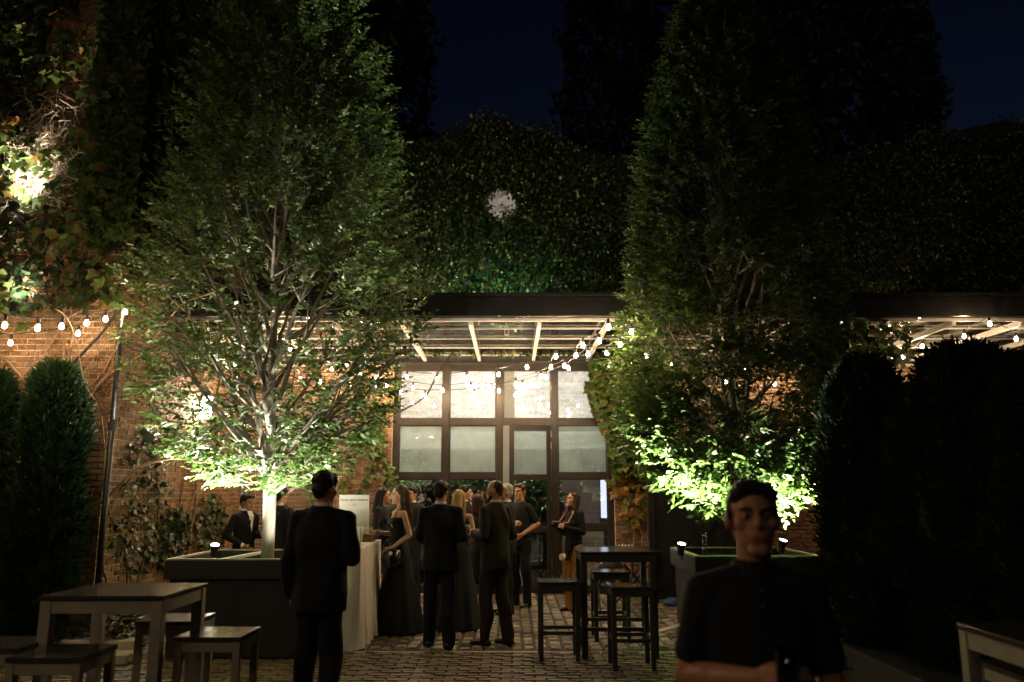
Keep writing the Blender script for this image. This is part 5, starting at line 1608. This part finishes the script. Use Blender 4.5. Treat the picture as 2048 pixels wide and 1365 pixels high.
# guests by the window wall, planters and cloth table
person(gx(488, 11.2), 11.2, 1.64, 62, 'man in black suit and white shirt behind the planter, head bent', 'suit', 'suit_black', skin='skin_warm', arms=('hold', 'waist'), head=(10, 18))
person(gx(556, 11.3), 11.3, 1.72, 150, 'person in dark quilted coat hidden behind the pale tree trunk', 'coat', 'suit_charcoal', 'suit_black', arms=('down', 'down'), face=False)
p_big = person(gx(641, 6.05), 6.05, 1.8, 171, 'broad man in black suit standing with his back turned before the cloth table', 'suit', 'suit_black', skin='skin_tan', arms=('down', 'hold'), head=(-14, 6), face=False, fat=1.06, stride=.06)
person(gx(668, 11.0), 11.0, 1.64, 20, 'auburn haired guest half hidden behind the seating chart', 'dress', 'dress_black', skin='skin_tan', hair='bob', haircol='hair_auburn', female=True)
person(gx(765, 12.2), 12.2, 1.72, 72, 'woman with long black hair in a knee length black dress beside the chart', 'dress', 'dress_black', hair='long', haircol='hair_black', arms=('front', 'front'), female=True, head=(18, 0))
p_gown = person(gx(797, 10.2), 10.2, 1.74, -62, 'woman with long brown hair in a strapped black gown, bare shoulder, handbag on arm', 'gown', 'dress_black', hair='long', haircol='hair_brown', arms=('bag', 'hold'), female=True, head=(-8, 0))
person(gx(822, 12.9), 12.9, 1.74, -30, 'man in dark suit behind the long haired women by the panes', 'suit', 'suit_charcoal', haircol='hair_black', arms=('front', 'hold'))
p_cen = person(gx(880, 9.2), 9.2, 1.775, 178, 'man in black suit with his back turned amid the guests on the cobbles', 'suit', 'suit_black', skin='skin_warm', arms=('front', 'hold'), face=False, fat=1.05, stride=.05, head=(-12, 4))
person(gx(917, 10.5), 10.5, 1.68, 165, 'woman with long blonde hair in a dark gown with a pale floral panel', 'gown', 'dress_black', hair='long', haircol='hair_blonde', arms=('front', 'front'), female=True, face=False)
person(gx(930, 12.7), 12.7, 1.76, 85, 'black haired man in profile near the panes behind the blonde woman', 'suit', 'suit_charcoal', arms=('hold', 'down'))
person(gx(955, 11.2), 11.2, 1.62, 150, 'woman with dark brown bob seen from behind beside the bald man', 'dress', 'dress_black', hair='bob', haircol='hair_brown', arms=('hold', 'hold'), female=True, face=False)
p_bald = person(gx(990, 9.35), 9.35, 1.79, -128, 'bald bearded man in dark suit turned toward the group on the cobbles', 'suit', 'suit_brown', skin='skin_tan', hair='bald', haircol='hair_brown', arms=('hold', 'hold'), head=(24, 3), fat=1.06, stride=.07)
person(gx(1012, 11.7), 11.7, 1.77, -80, 'grey haired man in dark jacket at the door behind the bald man', 'suit', 'suit_charcoal', skin='skin_tan', hair='grey', haircol='hair_grey', arms=('hold', 'down'))
p_tee = person(gx(1041, 12.4), 12.4, 1.78, -38, 'short haired man in black short sleeved shirt with raised forearm by the door', 'tee', 'polo_black', 'suit_black', skin='skin_tan', haircol='hair_brown', arms=('waist', 'fold'))
person(gx(1103, 15.0), 15.0, 1.78, 150, 'man in grey suit seen from behind in the pane of the glass door', 'suit', 'suit_charcoal', haircol='hair_brown', arms=('down', 'down'), face=False)  # figure in the door glass, built as a person inside the room
person(gx(870, 15.4), 15.4, 1.74, 10, 'guest in dark suit inside, beside the round flower arrangement', 'suit', 'suit_black', arms=('hold', 'hold'))
p_pho = person(gx(1147, 11.9), 11.9, 1.66, -52, 'woman photographer in black turtleneck and mustard trousers holding a camera', 'knit', 'polo_black', 'trousers_mustard', hair='bob', haircol='hair_brown', arms=('cam', 'cam'), female=True, head=(-6, -14))
p_fg = person(.725, 2.5, 1.69, -9, 'man in black polo shirt holding a small glass, close by and in shadow', 'polo', 'polo_black', 'suit_black', skin='skin_warm', hair='crop', arms=('down', 'glass'), head=(2, -3), voxel=.0062, fat=.96)

# what they carry
def held(name, label, cat, at):
    return empty(name, at, label, cat)
q = wp(p_fg, (.035, -.285, 1.235))
gl = held('tumbler', 'small clear tumbler in the hand of the man in the polo shirt', 'glass', q)
MB().lathe([(.03, -.05), (.033, .06), (.031, .06), (.028, -.042), (.001, -.042)], q, 18).build('glass_body', 'drink_glass', gl, smooth=True)
MB().lathe([(.001, -.04), (.026, -.04), (.027, -.015), (.001, -.015)], q, 18).build('drink', 'terracotta', gl)
q = wp(p_gown, (.16, -.14, .93))
hb = held('handbag', 'glossy black handbag with metal clasp on the arm of the gowned woman', 'handbag', q)
MB().lathe([(.02, -.16), (.12, -.15), (.135, -.05), (.1, .05), (.03, .07)], q, 14).build('bag_body', 'leather_gloss', hb, smooth=True)
MB().tube([q + Vector((.1 * math.cos(a), 0, .05 + .14 * math.sin(a))) for a in np.linspace(0, math.pi, 9)], .008, 6).build('bag_handle', 'leather_gloss', hb)
MB().lathe([(.022, 0), (.022, .01)], q + Vector((0, -.115, .02)), 10, (0, -1, 0)).build('clasp', 'white_paint', hb)
ph_y = R(-52)
def pl(p): return wp(p_pho, p)
cq = pl((0, -.36, 1.27))
cmr = held('camera_in_hands', 'black camera held in the hands of the photographer', 'camera', cq)
fw = Vector((math.sin(ph_y), -math.cos(ph_y), 0)); sx = Vector((math.cos(ph_y), math.sin(ph_y), 0))
MB().bar(cq - sx * .065, cq + sx * .065, .05, .085).build('camera_body', 'black_steel', cmr)
MB().lathe([(.03, 0), (.03, .06), (.026, .07)], cq + fw * .025, 14, fw).build('camera_lens', 'black_steel', cmr)
MB().bar(cq - sx * .05 + Vector((0, 0, .046)), cq + sx * .05 + Vector((0, 0, .046)), .03, .008).build('camera_top_plate', 'white_paint', cmr)
MB().tube([pl((.06, -.33, 1.28)), pl((.1, -.2, 1.3)), pl((.1, -.12, 1.4)), pl((.075, -.04, 1.49)), pl((.0, .085, 1.5)), pl((-.075, -.04, 1.49)), pl((-.1, -.2, 1.3)), pl((-.06, -.33, 1.28))], .012, 6).build('neck_strap', 'woven_strap', cmr)
hq = pl((.0, -.2, .8))
hc = held('hip_camera', 'second camera with a pale lens cap hanging at the hip of the photographer', 'camera', hq)
MB().lathe([(.045, 0), (.045, .05), (.04, .052)], hq, 16, fw).build('lens_cap', 'white_paint', hc)
MB().bar(hq - sx * .06 - fw * .03, hq + sx * .06 - fw * .03, .05, .09).build('camera_body', 'black_steel', hc)
MB().tube([pl((.05, -.15, .84)), pl((.09, -.14, 1.0)), pl((.14, -.06, 1.02))], .008, 5).build('hip_strap', 'shoe_leather', hc)
q = wp(p_bald, (.12 - .0, -.31, 1.2))
cu = held('coupe_glass', 'pale drink glass in the hand of the bald man', 'glass', q)
MB().lathe([(.03, -.05), (.006, -.045), (.005, .0), (.04, .03), (.042, .06), (.04, .06), (.036, .032), (.001, .01)], q, 16).build('glass_body', 'shirt_white', cu, smooth=True)
q = wp(p_big, (-.12, -.33, 1.2))
phn = held('drink_tumbler', 'clear tumbler in the raised hand of the broad man', 'glass', q)
MB().lathe([(.032, -.06), (.036, .05), (.034, .05), (.029, -.05), (.001, -.05)], q, 16).build('glass_body', 'drink_glass', phn, smooth=True)
bgq = Vector((1.45, 12.28, .472))
bg_ = held('camera_bag', 'soft black camera bag lying on the folding chair', 'bag', bgq)
b = Blob(); b.ell(bgq + Vector((0, 0, .1)), (.19, .13, .1)).ell(bgq + Vector((.03, 0, .14)), (.13, .11, .08))
kb_ = link('bag_body', b.mesh(.014, 3, .02, 9, 3), 'suit_charcoal', bg_)
MB().tube([bgq + Vector((-.15, -.02, .15)), bgq + Vector((-.05, -.05, .26)), bgq + Vector((.1, -.03, .25)), bgq + Vector((.18, 0, .14))], .012, 6).build('bag_strap', 'white_paint', bg_)
blq = Vector((2.45, 12.5, 0))
bl_ = held('blue_cloth', 'crumpled blue cloth on the ground by the black gate', 'cloth', blq)
b = Blob(); b.ell(blq + Vector((0, 0, .05)), (.22, .14, .07)).ell(blq + Vector((.1, .03, .08)), (.12, .1, .07))
me_ = b.mesh(.014, 3, .04, 12, 5); zc = np.empty(len(me_.vertices) * 3, np.float32); me_.vertices.foreach_get('co', zc); zc = zc.reshape(-1, 3); zc[:, 2] = np.maximum(zc[:, 2], .003); me_.vertices.foreach_set('co', zc.ravel())
link('cloth_heap', me_, 'blue_fabric', bl_)
